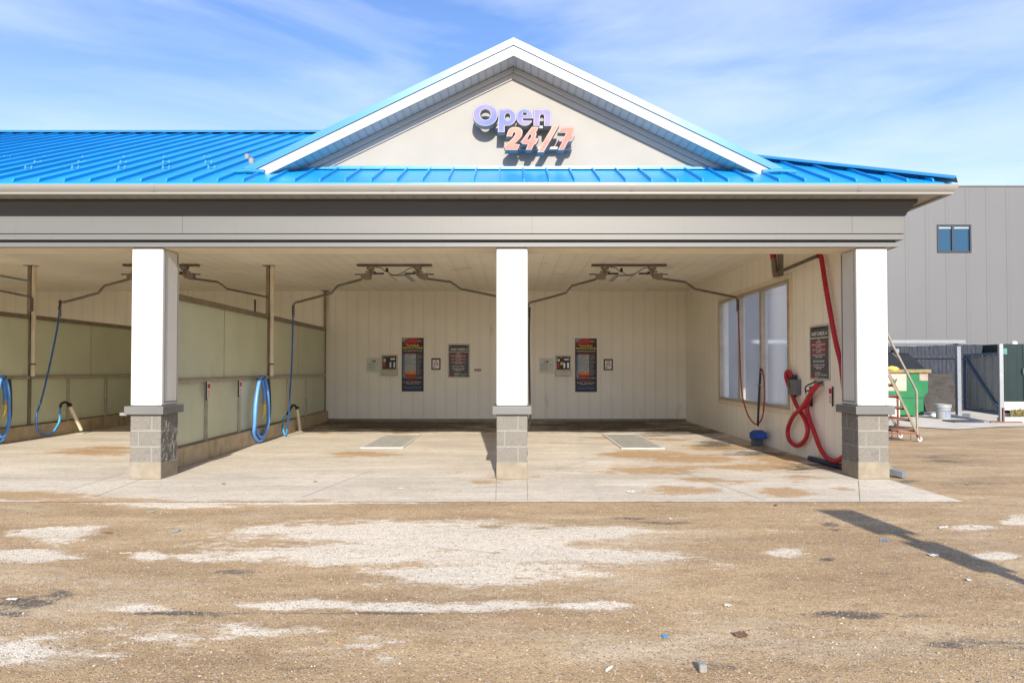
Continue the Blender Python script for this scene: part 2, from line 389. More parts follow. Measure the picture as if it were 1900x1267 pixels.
def ground_mat(name, base, layers, speck, bump):
    """base colours mixed by noise, then measured stain and shade layers with noisy edges, then stone speckle"""
    m = bpy.data.materials.new(name); m.use_nodes = True; n, l = m.node_tree.nodes, m.node_tree.links
    b = n['Principled BSDF']; b.inputs['Roughness'].default_value = .92; b.inputs['Specular IOR Level'].default_value = .25
    t = n.new('ShaderNodeTexCoord')
    def noise(sc, det, st=(1, 1, 1), off=0, rough=.55):
        q = n.new('ShaderNodeMapping'); q.inputs['Scale'].default_value = st; q.inputs['Location'].default_value = (off, off, off)
        z = n.new('ShaderNodeTexNoise'); z.inputs['Scale'].default_value = sc; z.inputs['Detail'].default_value = det; z.inputs['Roughness'].default_value = rough
        l.new(t.outputs['Object'], q.inputs['Vector']); l.new(q.outputs['Vector'], z.inputs['Vector']); return z.outputs['Fac']
    def M(op, a, bb=0.0, c=None):
        k = n.new('ShaderNodeMath'); k.operation = op
        for i, v in enumerate((a, bb, c)):
            if v is None: continue
            if hasattr(v, 'links'): l.new(v, k.inputs[i])
            else: k.inputs[i].default_value = v
        return k.outputs[0]
    def rng(f, a, c, lo=0, hi=1):
        k = n.new('ShaderNodeMapRange'); k.inputs['From Min'].default_value = a; k.inputs['From Max'].default_value = c
        k.inputs['To Min'].default_value = lo; k.inputs['To Max'].default_value = hi; l.new(f, k.inputs['Value']); return k.outputs['Result']
    def mixc(f, a, bc, mode='MIX'):
        k = n.new('ShaderNodeMix'); k.data_type = 'RGBA'; k.blend_type = mode
        if hasattr(f, 'links'): l.new(f, k.inputs['Factor'])
        else: k.inputs['Factor'].default_value = f
        for s, v in (('A', a), ('B', bc)):
            if hasattr(v, 'links'): l.new(v, k.inputs[s])
            else: k.inputs[s].default_value = (*v, 1)
        return k.outputs['Result']
    c = mixc(rng(noise(.9, 8, (.55, 1.6, 1)), .36, .64), base[0], base[1])
    c = mixc(rng(noise(5, 8, (.7, 1.3, 1), 4), .5, .75, 0, .7), c, base[2])
    fine = noise(38, 6, (1, 1, 1), 2, .7)
    edge = M('ADD', M('MULTIPLY', M('SUBTRACT', noise(2.6, 12, (.55, 1.5, 1), 9, .72), .5), 2.3), M('ADD', M('MULTIPLY', M('SUBTRACT', noise(11, 8, (.6, 1.4, 1), 5, .7), .5), .9), M('MULTIPLY', M('SUBTRACT', fine, .5), .6)))
    if bump > .003:
        c = mixc(M('MULTIPLY', rng(noise(1.1, 12, (.5, 1.7, 1), 31, .7), .50, .68), .58), c, (.56, .47, .345))
        c = mixc(M('MULTIPLY', rng(noise(1.6, 12, (.6, 1.5, 1), 47, .74), .60, .78), .75), c, (.15, .115, .085))
    for nm, col, th, soft, op in layers:
        a = n.new('ShaderNodeAttribute'); a.attribute_name = nm
        f = M('MULTIPLY', rng(M('ADD', a.outputs['Fac'], M('MULTIPLY', edge, M('GREATER_THAN', a.outputs['Fac'], .02))), th, th + soft), op)
        cl = mixc(rng(fine, .35, .65), tuple(x * .88 for x in col), col)
        c = mixc(f, c, cl)
    # stone aggregate
    vo = n.new('ShaderNodeTexVoronoi'); vo.inputs['Scale'].default_value = speck[0]; l.new(t.outputs['Object'], vo.inputs['Vector'])
    sv = n.new('ShaderNodeSeparateColor'); l.new(vo.outputs['Color'], sv.inputs['Color'])
    c = mixc(M('MULTIPLY', M('GREATER_THAN', sv.outputs[0], 1 - speck[1]), .8), c, speck[2])
    c = mixc(M('MULTIPLY', M('GREATER_THAN', sv.outputs[1], 1 - speck[3]), .65), c, speck[4])
    k = M('MULTIPLY', rng(noise(speck[0] * .8, 3, (1, 1, 1), 7), .3, .7, .80, 1.18), M('MULTIPLY', rng(noise(16, 8, (.7, 1.3, 1), 12, .7), .3, .7, .86, 1.12), rng(noise(1.7, 6, (.35, 1.8, 1), 21), .3, .7, .90, 1.08)))
    kk = n.new('ShaderNodeCombineColor')
    for i in range(3): l.new(k, kk.inputs[i])
    c = mixc(1.0, c, kk.outputs[0], 'MULTIPLY')
    l.new(c, b.inputs['Base Color'])
    bp = n.new('ShaderNodeBump'); bp.inputs['Strength'].default_value = .75; bp.inputs['Distance'].default_value = bump
    hgt = M('ADD', M('MULTIPLY', vo.outputs['Distance'], 1.2), M('ADD', M('MULTIPLY', noise(10, 6, (1, 1, 1), 3), 3.0), fine))
    l.new(hgt, bp.inputs['Height']); l.new(bp.outputs['Normal'], b.inputs['Normal'])
    return m

PALE = [(760, 985, 360, 20), (700, 1028, 330, 24), (880, 1060, 230, 26), (1050, 1030, 230, 16), (1090, 992, 130, 18), (860, 1005, 260, 36),
        (560, 1122, 110, 9), (800, 1126, 170, 9), (960, 1122, 90, 8), (1090, 1124, 90, 7), (250, 1128, 75, 10), (100, 985, 85, 17), (60, 1030, 90, 13),
        (280, 1030, 38, 10), (348, 1033, 22, 7), (1455, 1024, 38, 9), (1290, 1135, 45, 5), (40, 1205, 110, 32), (150, 1212, 90, 16, .9),
        (300, 1180, 180, 22, .62), (470, 1168, 170, 18, .62), (1890, 965, 34, 12), (1850, 1032, 45, 8), (320, 934, 130, 9), (560, 930, 150, 8), (700, 929, 150, 6),
        (690, 1205, 160, 26, .5), (330, 1080, 150, 20, .5), (1440, 985, 50, 9, .6), (1810, 978, 50, 6, .8), (1340, 1050, 60, 10, .5)]
DARK = [(110, 1105, 34, 13), (55, 1117, 70, 17), (20, 1138, 50, 10), (1600, 1140, 90, 8), (1690, 1142, 40, 7), (1540, 974, 24, 5, .85), (1552, 984, 16, 4, .85), (1536, 1038, 18, 5, .8),
        (300, 1138, 130, 5), (620, 1137, 270, 4, .8), (1100, 1139, 130, 4, .8), (1245, 970, 80, 4, .9), (1165, 962, 60, 3, .8), (1560, 1080, 80, 12, .55), (1650, 1060, 80, 14, .5),
        (1760, 850, 130, 22, .62), (1800, 900, 120, 12, .55), (1850, 1190, 160, 20, .5), (1680, 895, 30, 7, .9), (1500, 1200, 200, 18, .5), (1360, 1240, 200, 20, .5), (420, 1060, 90, 10, .5)]
M_ground = ground_mat('sandy_asphalt', ((.345, .235, .128), (.455, .325, .183), (.275, .183, .10)),
                      [('pale', (.69, .61, .49), .50, .28, 1.0), ('dark', (.085, .076, .068), .55, .30, .85)],
                      (120, .07, (.14, .105, .08), .07, (.62, .53, .42)), .0035)
def rngl(a, b, s): return [a + i * s for i in range(int(round((b - a) / s)))]
gx = [-400, -160, -80, -50, -30, -20, -14] + rngl(-9, 9, .055) + [9, 12, 16, 22, 30, 50, 80, 160, 400]
gy = [-120, -60, -30, -14, -6, -2, 0, 1] + rngl(2.2, 9, .05) + [9, 10, 12, 15, 18, 22, 30, 50, 90, 160, 400, 900]
g = sheet('ground', gx, gy, -0.006, {'pale': PALE, 'dark': DARK}, M_ground); setkind(g, 'structure')

MUD = [(165, 838, 85, 8), (200, 832, 55, 5), (672, 842, 62, 6), (745, 802, 60, 3), (1165, 812, 70, 6), (1190, 843, 85, 9), (1225, 872, 95, 9), (1300, 852, 100, 8), (1410, 866, 110, 9),
       (1270, 911, 70, 9), (1455, 914, 60, 9), (1345, 830, 90, 7), (1440, 848, 90, 9), (60, 920, 160, 9), (190, 928, 120, 8), (330, 933, 60, 5), (940, 884, 60, 6, .7),
       (1500, 886, 90, 5, .8), (1120, 876, 60, 5, .7), (520, 835, 60, 4, .5), (1010, 820, 60, 3, .6), (440, 900, 90, 5, .45), (760, 905, 100, 5, .45), (1380, 893, 130, 6, .75), (560, 930, 500, 5, .5), (1200, 931, 400, 4, .6)]
STAIN = [(830, 826, 70, 6, .8), (880, 848, 50, 7, .9), (1040, 866, 60, 9, .8), (800, 855, 60, 5, .7), (560, 860, 90, 6, .7), (430, 880, 60, 8, .7), (120, 870, 130, 7, .7), (300, 905, 140, 8, .6),
         (1100, 830, 50, 12, .7), (1010, 905, 150, 9, .55), (700, 890, 160, 9, .55)]
def chain(pts, rx, ry, st):
    out = []
    for (a, b) in zip(pts[:-1], pts[1:]):
        for k in range(6): out.append((a[0] + (b[0] - a[0]) * k / 6, a[1] + (b[1] - a[1]) * k / 6, rx, ry, st))
    return out
STAIN += chain([(1078, 805), (1075, 835), (1085, 870), (1102, 905), (1118, 928)], 11, 5, .75) + chain([(1165, 850), (1260, 872), (1320, 895), (1350, 928)], 12, 5, .7) + chain([(790, 815), (730, 850), (660, 895), (630, 925)], 13, 4, .6) + chain([(700, 820), (600, 860), (520, 900)], 14, 4, .55) + chain([(60, 840), (10, 880)], 30, 5, .6)
MUD += [(600, 803, 22, 3, .8), (905, 895, 40, 4, .7), (1310, 890, 60, 4, .8), (1180, 890, 40, 4, .7), (840, 875, 60, 4, .55), (1560, 905, 40, 6, .7), (1250, 815, 50, 4, .8), (420, 850, 50, 4, .5)]
WET_SHADE = [(760, 789, 240, 13, 1.0), (1120, 789, 200, 14, 1.0), (1260, 800, 90, 10, 1), (1330, 823, 40, 9, .9), (1400, 840, 60, 8, .9), (560, 800, 60, 6, .6), (300, 880, 12, 4, .3), (1500, 868, 60, 7, .7), (660, 784, 200, 5, 1)]  # damp and shadow along the walls, both painted into the slab colour
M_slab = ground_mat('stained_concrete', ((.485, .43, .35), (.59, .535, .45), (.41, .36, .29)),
                    [('stain', (.42, .39, .34), .45, .5, .6), ('mud', (.42, .28, .15), .52, .22, .95), ('wet_shade', (.085, .068, .05), .38, .45, .92)],
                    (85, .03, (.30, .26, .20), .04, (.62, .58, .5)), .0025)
XR_, XL_ = 5.09, -16.0
sx = [-16, -14, -13] + rngl(-12, 5.06, .06) + [5.06]
sy = rngl(6.9, 8.1, .05) + rngl(8.1, 17.4, .075) + [17.4]
slab = sheet('concrete_apron', sx, sy, 0.0, {'mud': MUD, 'stain': STAIN, 'wet_shade': WET_SHADE}, M_slab); setkind(slab, 'structure')
mb = MB()
for (a, b) in ((G(1596, 930), G(1593, 892)), (G(979, 928), G(978, 884)), (G(920, 928), G(921, 884)), (G(175, 922), G(290, 878)), (G(130, 908), G(230, 878)), (G(560, 923), G(690, 872)), (G(1420, 929), G(1250, 870)), (G(0, 886.5), G(1560, 886.5)), (G(1030, 870), G(1150, 838))):
    a = a.copy(); b = b.copy(); d = (b - a).normalized(); s = Vector((-d.y, d.x, 0)) * .003
    a.z = b.z = .003
    mb.quad(a - s, a + s, b + s, b - s)
jo = mb.build('slab_joints', mat('slab_joint', (.22, .18, .14), .9)); setkind(jo, 'structure')

# ------------------------------------------------------------------ the car wash
BO = Vector((-5.5, 12.8, 0))
B = thing('car_wash_building', BO, 'open-front car wash bays with blue standing seam roof, white pillars and gable front', 'building')
Y0, XE, XW = 8.2, 5.25, -16.6       # outline of the fascia line
YB, XR, ZC = 17.25, 4.88, 3.65      # back wall, right wall face, ceiling
def sweep(mb, prof, closed=True, xw=XW, yb=18.0):
    """profile of (outward, z) along the front and round the right corner"""
    n = len(prof); vs = []
    for (o, z) in prof: vs.append((xw, Y0 - o, z))
    for (o, z) in prof: vs.append((XE + o, Y0 - o, z))
    for (o, z) in prof: vs.append((XE + o, yb, z))
    fs = []
    for k in (0, 1):
        for i in range(n if closed else n - 1):
            j = (i + 1) % n; fs.append((k * n + i, k * n + j, (k + 1) * n + j, (k + 1) * n + i))
    if closed: fs += [tuple(range(n)), tuple(2 * n + i for i in range(n))[::-1]]
    mb.add(vs, fs)
# lintel body and its mouldings
mb = MB(); mb.box(XW, XE - .1, 8.305, 8.74, 3.118, 3.72); mb.build('lintel', M_lintel, B, bev=.006)
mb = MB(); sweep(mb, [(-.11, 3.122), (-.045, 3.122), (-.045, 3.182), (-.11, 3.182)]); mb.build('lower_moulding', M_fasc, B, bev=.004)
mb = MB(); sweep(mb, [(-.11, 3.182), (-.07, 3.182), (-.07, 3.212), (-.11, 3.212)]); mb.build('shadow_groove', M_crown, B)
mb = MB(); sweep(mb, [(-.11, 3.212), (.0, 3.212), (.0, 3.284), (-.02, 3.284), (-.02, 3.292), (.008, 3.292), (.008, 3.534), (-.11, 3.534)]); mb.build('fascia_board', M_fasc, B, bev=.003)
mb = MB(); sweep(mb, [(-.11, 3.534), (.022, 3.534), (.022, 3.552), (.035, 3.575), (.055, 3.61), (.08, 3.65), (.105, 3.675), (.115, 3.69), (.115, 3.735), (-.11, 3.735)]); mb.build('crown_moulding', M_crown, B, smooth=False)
mb = MB(); sweep(mb, [(.115, 3.728), (.33, 3.728), (.33, 3.742), (.115, 3.742)]); mb.build('eave_soffit', M_soff_x, B)
mb = MB(); sweep(mb, [(.32, 3.712), (.385, 3.712), (.392, 3.728), (.388, 3.742), (.405, 3.756), (.425, 3.79), (.43, 3.815), (.43, 3.832), (.405, 3.832), (.40, 3.80), (.34, 3.80), (.32, 3.80)])
mb.build('gutter', M_gut, B, smooth=True)

for xj in (P(339, 415, 8.2).x, P(987, 415, 8.2).x, P(1580, 415, 8.2).x):
    mb = MB(); mb.box(xj, xj + 3.02 * 0 + .004, Y0 - .0105, Y0 - .008, 3.294, 3.532); mb.build('lap_joint', M_crown, B)
for xj in (-9.1, -4.6, -1.55, 1.5, 4.4):
    mb = MB(); sweep_x = [(.390, 3.742), (.407, 3.756), (.427, 3.79), (.4325, 3.815), (.4325, 3.834), (.405, 3.834)]
    mb.prism([(xj, Y0 - o_ - .001, z_) for o_, z_ in sweep_x] , (.05, 0, 0)); mb.build('gutter_strap', M_gut, B)
# walls and ceiling
mb = MB(); mb.box(XW, 5.08, YB, YB + .2, 0, ZC); mb.build('back_wall', M_wallx, B)
mb = MB(); mb.box(XW, 5.08, YB - .012, YB - .001, 0, .07); mb.build('base_flashing', M_darkfr, B)
mb = MB(); mb.box(XW, XR, 8.74, YB - .002, ZC, ZC + .06); mb.build('ceiling', M_ceil, B)
wy0, wy1, wz0, wz1 = 10.76, 14.4, .76, 3.06
mb = MB()
mb.box(XR, 5.08, 8.76, wy0, 0, 3.72); mb.box(XR, 5.08, wy1, YB - .002, 0, 3.72); mb.box(XR, 5.08, wy0, wy1, 0, wz0); mb.box(XR, 5.08, wy0, wy1, wz1, 3.72)
mb.build('side_wall', M_wally, B)
mb = MB(); mb.box(XW - .2, XW, 8.3, YB + .2, 0, 3.72); mb.build('end_wall', M_wally, B)
# window in the side wall
wmb = MB(); fx0, fx1 = XR - .035, XR + .09
wmb.box(fx0, fx1, wy0, wy1, wz0, wz0 + .06); wmb.box(fx0, fx1, wy0, wy1, wz1 - .06, wz1)
ys = [wy0, wy0 + .06, 11.93, 12.03, 13.07, 13.17, wy1 - .06, wy1]
for i in range(0, 8, 2): wmb.box(fx0, fx1, ys[i], ys[i + 1], wz0 + .06, wz1 - .06)
wf = wmb.build('window', M_frame, B, bev=.004)
for i in range(3):
    mb = MB(); mb.box(XR + .03, XR + .036, ys[2 * i + 1], ys[2 * i + 2], wz0 + .06, wz1 - .06); mb.build('pane', M_winfrost, wf)
mb = MB(); t = .09
mb.box(XR - .022, XR - .001, wy0 - t, wy0, wz0 - t, wz1 + t); mb.box(XR - .022, XR - .001, wy1, wy1 + t, wz0 - t, wz1 + t)
mb.box(XR - .022, XR - .001, wy0, wy1, wz1, wz1 + t); mb.box(XR - .022, XR - .001, wy0, wy1, wz0 - t, wz0)
mb.build('casing', M_lintel, wf, bev=.004)

# pillars
rng_np = np.random.RandomState(3)
def rough_face(nu, nv, seed, amp):
    r = np.random.RandomState(seed)
    def octv(k):
        c = r.rand(k + 2, k + 2); u = np.linspace(0, k, nu); v = np.linspace(0, k, nv)
        ui, vi = u.astype(int), v.astype(int); uf, vf = (u - ui)[:, None], (v - vi)[None, :]
        return (c[ui][:, vi] * (1 - uf) * (1 - vf) + c[ui + 1][:, vi] * uf * (1 - vf) + c[ui][:, vi + 1] * (1 - uf) * vf + c[ui + 1][:, vi + 1] * uf * vf)
    return (octv(5) * .5 + octv(11) * .35 + octv(23) * .3 - .55) * amp
def pillar(x, first):
    hw, d = .21, .42; yf = 8.29
    pl = MB(); pl.box(x - hw, x + hw, yf, yf + d, .985, 3.116); po = pl.build('pillar', M_white, B, bev=.018)
    tr = MB()   # corner trims and inset lines
    for sx_ in (-1, 1):
        tr.box(x + sx_ * (hw + .001), x + sx_ * (hw + .006), yf + .05, yf + .062, 1.03, 3.09)
        tr.box(x + sx_ * (hw + .001), x + sx_ * (hw + .006), yf + d - .06, yf + d - .045, 1.03, 3.09)
        tr.box(x + sx_ * (hw + .001), x + sx_ * (hw + .006), yf + .062, yf + d - .06, 1.03, 1.042)
    tr.build('panel_seam', M_cap, po)
    for sx_ in (-1, 1):
        tr = MB(); tr.box(x + sx_ * (hw - .034) - .003, x + sx_ * (hw - .034) + .003, yf - .0025, yf - .0005, .99, 3.11); tr.build('corner_trim', M_gut, po)
    cp = MB(); e = .262; yc = yf + d / 2
    cp.box(x - e, x + e, yc - e, yc + e, .872, .982); cp.build('pillar_cap', M_cap, B, bev=.006)
    # split-face block base
    bw = .205; z0, z1 = .225, .868; nu, nv = 72, 112
    bm = MB()
    faces = [((x - bw, yf + .005), (1, 0), .006, 11), ((x + bw, yf + .005), (0, 1), .036, 12), ((x + bw, yf + .005 + 2 * bw), (-1, 0), .03, 13), ((x - bw, yf + .005 + 2 * bw), (0, -1), .036, 14)]
    for fi, ((ox, oy), (dx, dy), amp, sd_) in enumerate(faces):
        H = rough_face(nu, nv, sd_ + int(abs(x) * 7), amp); nxn, nyn = dy, -dx
        vs = []; flag = np.zeros((nu, nv), bool)
        for i in range(nu):
            for j in range(nv):
                u = i / (nu - 1); v = j / (nv - 1); z = z0 + (z1 - z0) * v
                cr = min(2, int(v * 3)); vv = v * 3 - cr
                uj = (.70, .26, .70)[cr] if fi in (0, 2) else (.3, .72, .3)[cr]
                g_ = max(0, 1 - min(vv, 1 - vv) / .034) if 0.0 < v < 1.0 else 0
                g_ = max(g_, max(0, 1 - abs(u - uj) / .017))
                edge = min(u, 1 - u)
                off = H[i, j] * (1 if edge > .02 else .4) - .007 * g_
                if g_ > .2: flag[i, j] = True; off = -.004
                vs.append((ox + dx * u * 2 * bw + nxn * off, oy + dy * u * 2 * bw + nyn * off, z))
        base = len(bm.v); bm.v += vs
        for i in range(nu - 1):
            for j in range(nv - 1):
                a = base + i * nv + j; bm.f.append((a, a + nv, a + nv + 1, a + 1)); bm.m.append(1 if (flag[i, j] or flag[i + 1, j + 1]) and (flag[i + 1, j] or flag[i, j + 1]) else 0)
    bo = bm.build('block_base', [M_block, M_mort], B)
    pb = MB(); pb.box(x - .212, x + .212, yf - .004, yf + .42, 0, .224); pb.build('plinth', M_plinth, B, bev=.012)
PILX = [-4.935, 0.0, 4.87, -9.9, -14.85]
for i, x in enumerate(PILX): pillar(x, i == 0)

# main roof
ZE, YE, XEV = 3.87, 7.82, 5.63
YRG = 13.17; ZR = ZE + .5 * (YRG - YE); YBK = 2 * YRG - YE; XRG = XEV - (YRG - YE)
def zr(y): return ZE + .5 * (y - YE)
XWR = -17.0
mb = MB()
mb.quad((XWR, YE, ZE), (XEV, YE, ZE), (XRG, YRG, ZR), (XWR, YRG, ZR))
mb.add([(XEV, YE, ZE), (XEV, YBK, ZE), (XRG, YRG, ZR)], [(0, 1, 2)])
mb.quad((XEV, YBK, ZE), (XWR, YBK, ZE), (XWR, YRG, ZR), (XRG, YRG, ZR))
# drip edge
mb.box(XWR, XEV, YE + .001, YE + .012, ZE - .05, ZE - .002); mb.box(XEV - .012, XEV - .001, YE + .012, YBK, ZE - .05, ZE - .002)
# standing seams on the front slope and on the hip end
x = XWR + .1; SH = .042
while x < XEV - .1:
    yt = min(YRG, YE + (XEV - x)) - .06
    w = .011
    if yt > YE + .1:
        for (za, zb) in ((0.0, SH),):
            mb.add([(x - w, YE + .012, zr(YE + .012) + .001), (x + w, YE + .012, zr(YE + .012) + .001), (x + w, YE + .03, zr(YE + .03) + zb), (x - w, YE + .03, zr(YE + .03) + zb),
                    (x - w, yt, zr(yt) + .001), (x + w, yt, zr(yt) + .001), (x + w, yt, zr(yt) + zb), (x - w, yt, zr(yt) + zb)],
                   [(0, 1, 2, 3), (4, 7, 6, 5), (0, 3, 7, 4), (1, 5, 6, 2), (3, 2, 6, 7)])
    x += .328
y = YE + .3
while y < YBK - .2:
    xt = XEV - min(y - YE, YBK - y) + .06
    def zx(xx): return ZE + .5 * (XEV - xx)
    w = .011
    mb.add([(XEV - .02, y - w, zx(XEV - .02) + .001), (XEV - .02, y + w, zx(XEV - .02) + .001), (XEV - .03, y + w, zx(XEV - .03) + SH), (XEV - .03, y - w, zx(XEV - .03) + SH),
            (xt, y - w, zx(xt) + .001), (xt, y + w, zx(xt) + .001), (xt, y + w, zx(xt) + SH), (xt, y - w, zx(xt) + SH)],
           [(0, 1, 2, 3), (4, 7, 6, 5), (0, 3, 7, 4), (1, 5, 6, 2), (3, 2, 6, 7)])
    y += .328
ROOF = mb.build('roof', M_blue, B)
# ridge and hip caps
mb = MB()
def capstrip(a, b, w, up):
    a, b = Vector(a), Vector(b); t = (b - a).normalized(); s = t.cross(Vector((0, 0, 1))).normalized()
    d = Vector((0, 0, 1)); pts = [(-w, -.5 * w * up + .052), (-w, -.5 * w * up + .066), (0, .075), (w, -.5 * w * up + .066), (w, -.5 * w * up + .052), (0, .058)]
    mb.prism([a + s * p + d * q for p, q in pts], b - a)
capstrip((XWR, YRG, ZR), (XRG + .05, YRG, ZR), .17, 1)
capstrip((XRG, YRG, ZR), (XEV + .03, YE - .03, ZE), .12, .72)
capstrip((XRG, YRG, ZR), (XEV, YBK, ZE), .12, .72)
mb.build('ridge_cap', M_blue2, ROOF)
# snow guards in three staggered rows
rowy = [(243, [45, 328, 600, 890, 1172, 1458]), (278, [262, 572, 868, 1168, 1468]), (316, [197, 527, 855, 1168, 1490])]
for (zy, xs_) in rowy:
    for zx_ in xs_:
        px, py = zx_ / 3.8, 230 + zy / 3.8
        r = ray(px, py); t = (ZE - .5 * YE - CAMZ) / (r.z - .5 * r.y); p = Vector((0, 0, CAMZ)) + r * t
        mb = MB()
        mb.box(p.x - .062, p.x + .062, p.y + .0, p.y + .035, p.z + .012, p.z + .022)
        for k in (-.045, .045):
            mb.add([(p.x + k - .013, p.y, p.z), (p.x + k + .013, p.y, p.z), (p.x + k + .010, p.y + .012, p.z + .05), (p.x + k - .010, p.y + .012, p.z + .05), (p.x + k - .013, p.y + .02, p.z), (p.x + k + .013, p.y + .02, p.z)],
                   [(0, 1, 2, 3), (4, 3, 2, 5), (0, 3, 4), (1, 5, 2)])
        mb.build('snow_guard', M_clear, ROOF)
for (px, py) in ((459, 294), (467, 302)):
    r = ray(px, py); t = (ZE - .5 * YE - CAMZ) / (r.z - .5 * r.y); p = Vector((0, 0, CAMZ)) + r * t
    mb = MB(); mb.lathe([(.001, .07), (.028, .066), (.044, .05), (.047, .03), (.043, -.02)], p, 14); mb.build('roof_vent', mat('beige_vent', (.22, .22, .21), .6), ROOF, smooth=True)

# gable front
YF, YW, XG = 8.40, 8.755, 0.02
ZA = 6.02                      # top of the roof at the apex
SL = .4865
def zg(x, top): return top - SL * abs(x - XG)
XT = 3.66
mb = MB()     # gable roof slopes
yv = lambda x: YE + (zg(x, ZA) - ZE) / .5
for s in (-1, 1):
    a, b = (XG, YF, ZA), (XG + s * XT, YF, zg(XT + XG, ZA)); c = (XG + s * XT, max(YF + .02, yv(XG + s * XT)), zg(XT + XG, ZA)); d = (XG, yv(XG), ZA)
    pts = [a, b, c, d]; mb.prism([Vector(p) for p in pts], (0, 0, -.03))
    y = YF + .33
    while y < 11.8:
        xm = (ZA - (ZE + .5 * (y - YE))) / SL
        mb.bar((XG + s * .05, y, ZA - SL * .05 + .02), (XG + s * xm, y, ZA - SL * xm + .02), .022, .04)
        y += .33
mb.build('gable_roof', M_blue, B)
mb = MB(); mbw = MB(); mbs = MB(); mbt = MB(); mbt2 = MB()
def rake(m, s, top0, top1, y0, y1, x1, xa=0.0):
    """sloping board between heights top0 (upper) and top1 (lower) below the apex line"""
    A = [(XG + s * xa, zg(XG + xa, top0)), (XG + s * x1, zg(XG + x1, top0)), (XG + s * x1, zg(XG + x1, top1)), (XG + s * xa, zg(XG + xa, top1))]
    m.prism([(p[0], y0, p[1]) for p in A], (0, y1 - y0, 0))
for s in (-1, 1):
    rake(mb, s, ZA + .02, ZA - .078, YF - .018, YF + .02, XT + .03)
    rake(mbw, s, ZA - .080, ZA - .222, YF, YF + .03, XT - .02)
    rake(mbs, s, ZA - .205, ZA - .217, YF + .031, YW - .002, 3.5)
    rake(mbt, s, ZA - .219, ZA - .30, YW - .05, YW - .001, 3.2)
    rake(mbt2, s, ZA - .302, ZA - .385, YW - .022, YW - .001, 3.1)
mb.build('rake_flashing', M_blue2, B); mbw.build('rake_board', M_rake, B, bev=.003); mbs.build('gable_soffit', M_soffg, B)
mbt.build('bed_moulding', M_trimg, B, bev=.012); mbt2.build('bed_board', M_trimg, B, bev=.004)
zb = zr(YW) + .012
xb = (ZA - .222 - zb) / SL
mb = MB(); mb.prism([(XG - xb, YW, zb), (XG + xb, YW, zb), (XG, YW, ZA - .222)], (0, .15, 0)); mb.build('gable_wall', M_stucco, B)
mb = MB(); mb.box(XG - xb - .05, XG + xb + .05, YW - .012, YW - .001, zb, zb + .035); mb.box(XG - xb - .2, XG + xb + .2, YW - .075, YW - .012, zr(YW - .06) + .012, zr(YW - .06) + .02 + .02)
mb.build('apron_flashing', M_blue, B)
for s in (-1, 1):
    mb = MB(); x0 = XG + s * (XT - .0); mb.tube([(x0 + s * .20, YF - .02, zr(YF - .02) + .03), (x0 - s * .02, YF - .02, zr(YF - .02) + .045), (x0 - s * .25, YF - .02, zr(YF - .02) + .03)], .032, 10)
    mb.build('valley_flashing', M_blue2, B, smooth=True)
# downspout foot beside the right pillar
d0 = G(1650, 872, .10); mb = MB()
a_ = Vector((5.13, 8.62, .0)); mb.box(5.10, 5.17, 8.60, 8.70, .18, 3.0)
mb.bar((5.135, 8.66, .20), (5.24, 8.52, .075), .10, .075); mb.bar((5.24, 8.52, .075), (5.33, 8.36, .045), .11, .075)
mb.build('downspout', M_galv, B, bev=.005)
# little white box under the cap of the left pillar
p = P(228, 768, 8.35); mb = MB(); mb.box(p.x - .035, p.x + .06, 8.33, 8.40, p.z - .022, p.z + .018)
mb.build('door_sensor', M_gut, B, bev=.006)
# ceiling lights (fixed to the ceiling)
for i, (px, lab) in enumerate(((747, 'slim ceiling light fitting behind the boom left of the centre pillar'), (1153, 'slim ceiling light fitting behind the boom right of the centre pillar'), (18, 'slim ceiling light fitting at the left photo edge'))):
    r = ray(px, 516); c = Vector((r.x * (ZC - CAMZ) / r.z, r.y * (ZC - CAMZ) / r.z, ZC))
    t = thing('ceiling_light', c, lab, 'ceiling light', 'ceiling light fittings')
    mb = MB(); mb.add([(c.x - .20, c.y - .5, ZC - .012), (c.x + .20, c.y - .5, ZC - .012), (c.x + .20, c.y + .5, ZC - .012), (c.x - .20, c.y + .5, ZC - .012), (c.x - .24, c.y - .54, ZC - .001), (c.x + .24, c.y - .54, ZC - .001), (c.x + .24, c.y + .54, ZC - .001), (c.x - .24, c.y + .54, ZC - .001)],
                      [(0, 1, 2, 3), (0, 4, 5, 1), (1, 5, 6, 2), (2, 6, 7, 3), (3, 7, 4, 0)]); mb.build('housing', M_steel, t)
    mb = MB(); mb.box(c.x - .15, c.x + .15, c.y - .45, c.y + .45, ZC - .04, ZC - .0125); mb.build('diffuser', M_tube, t, bev=.01)

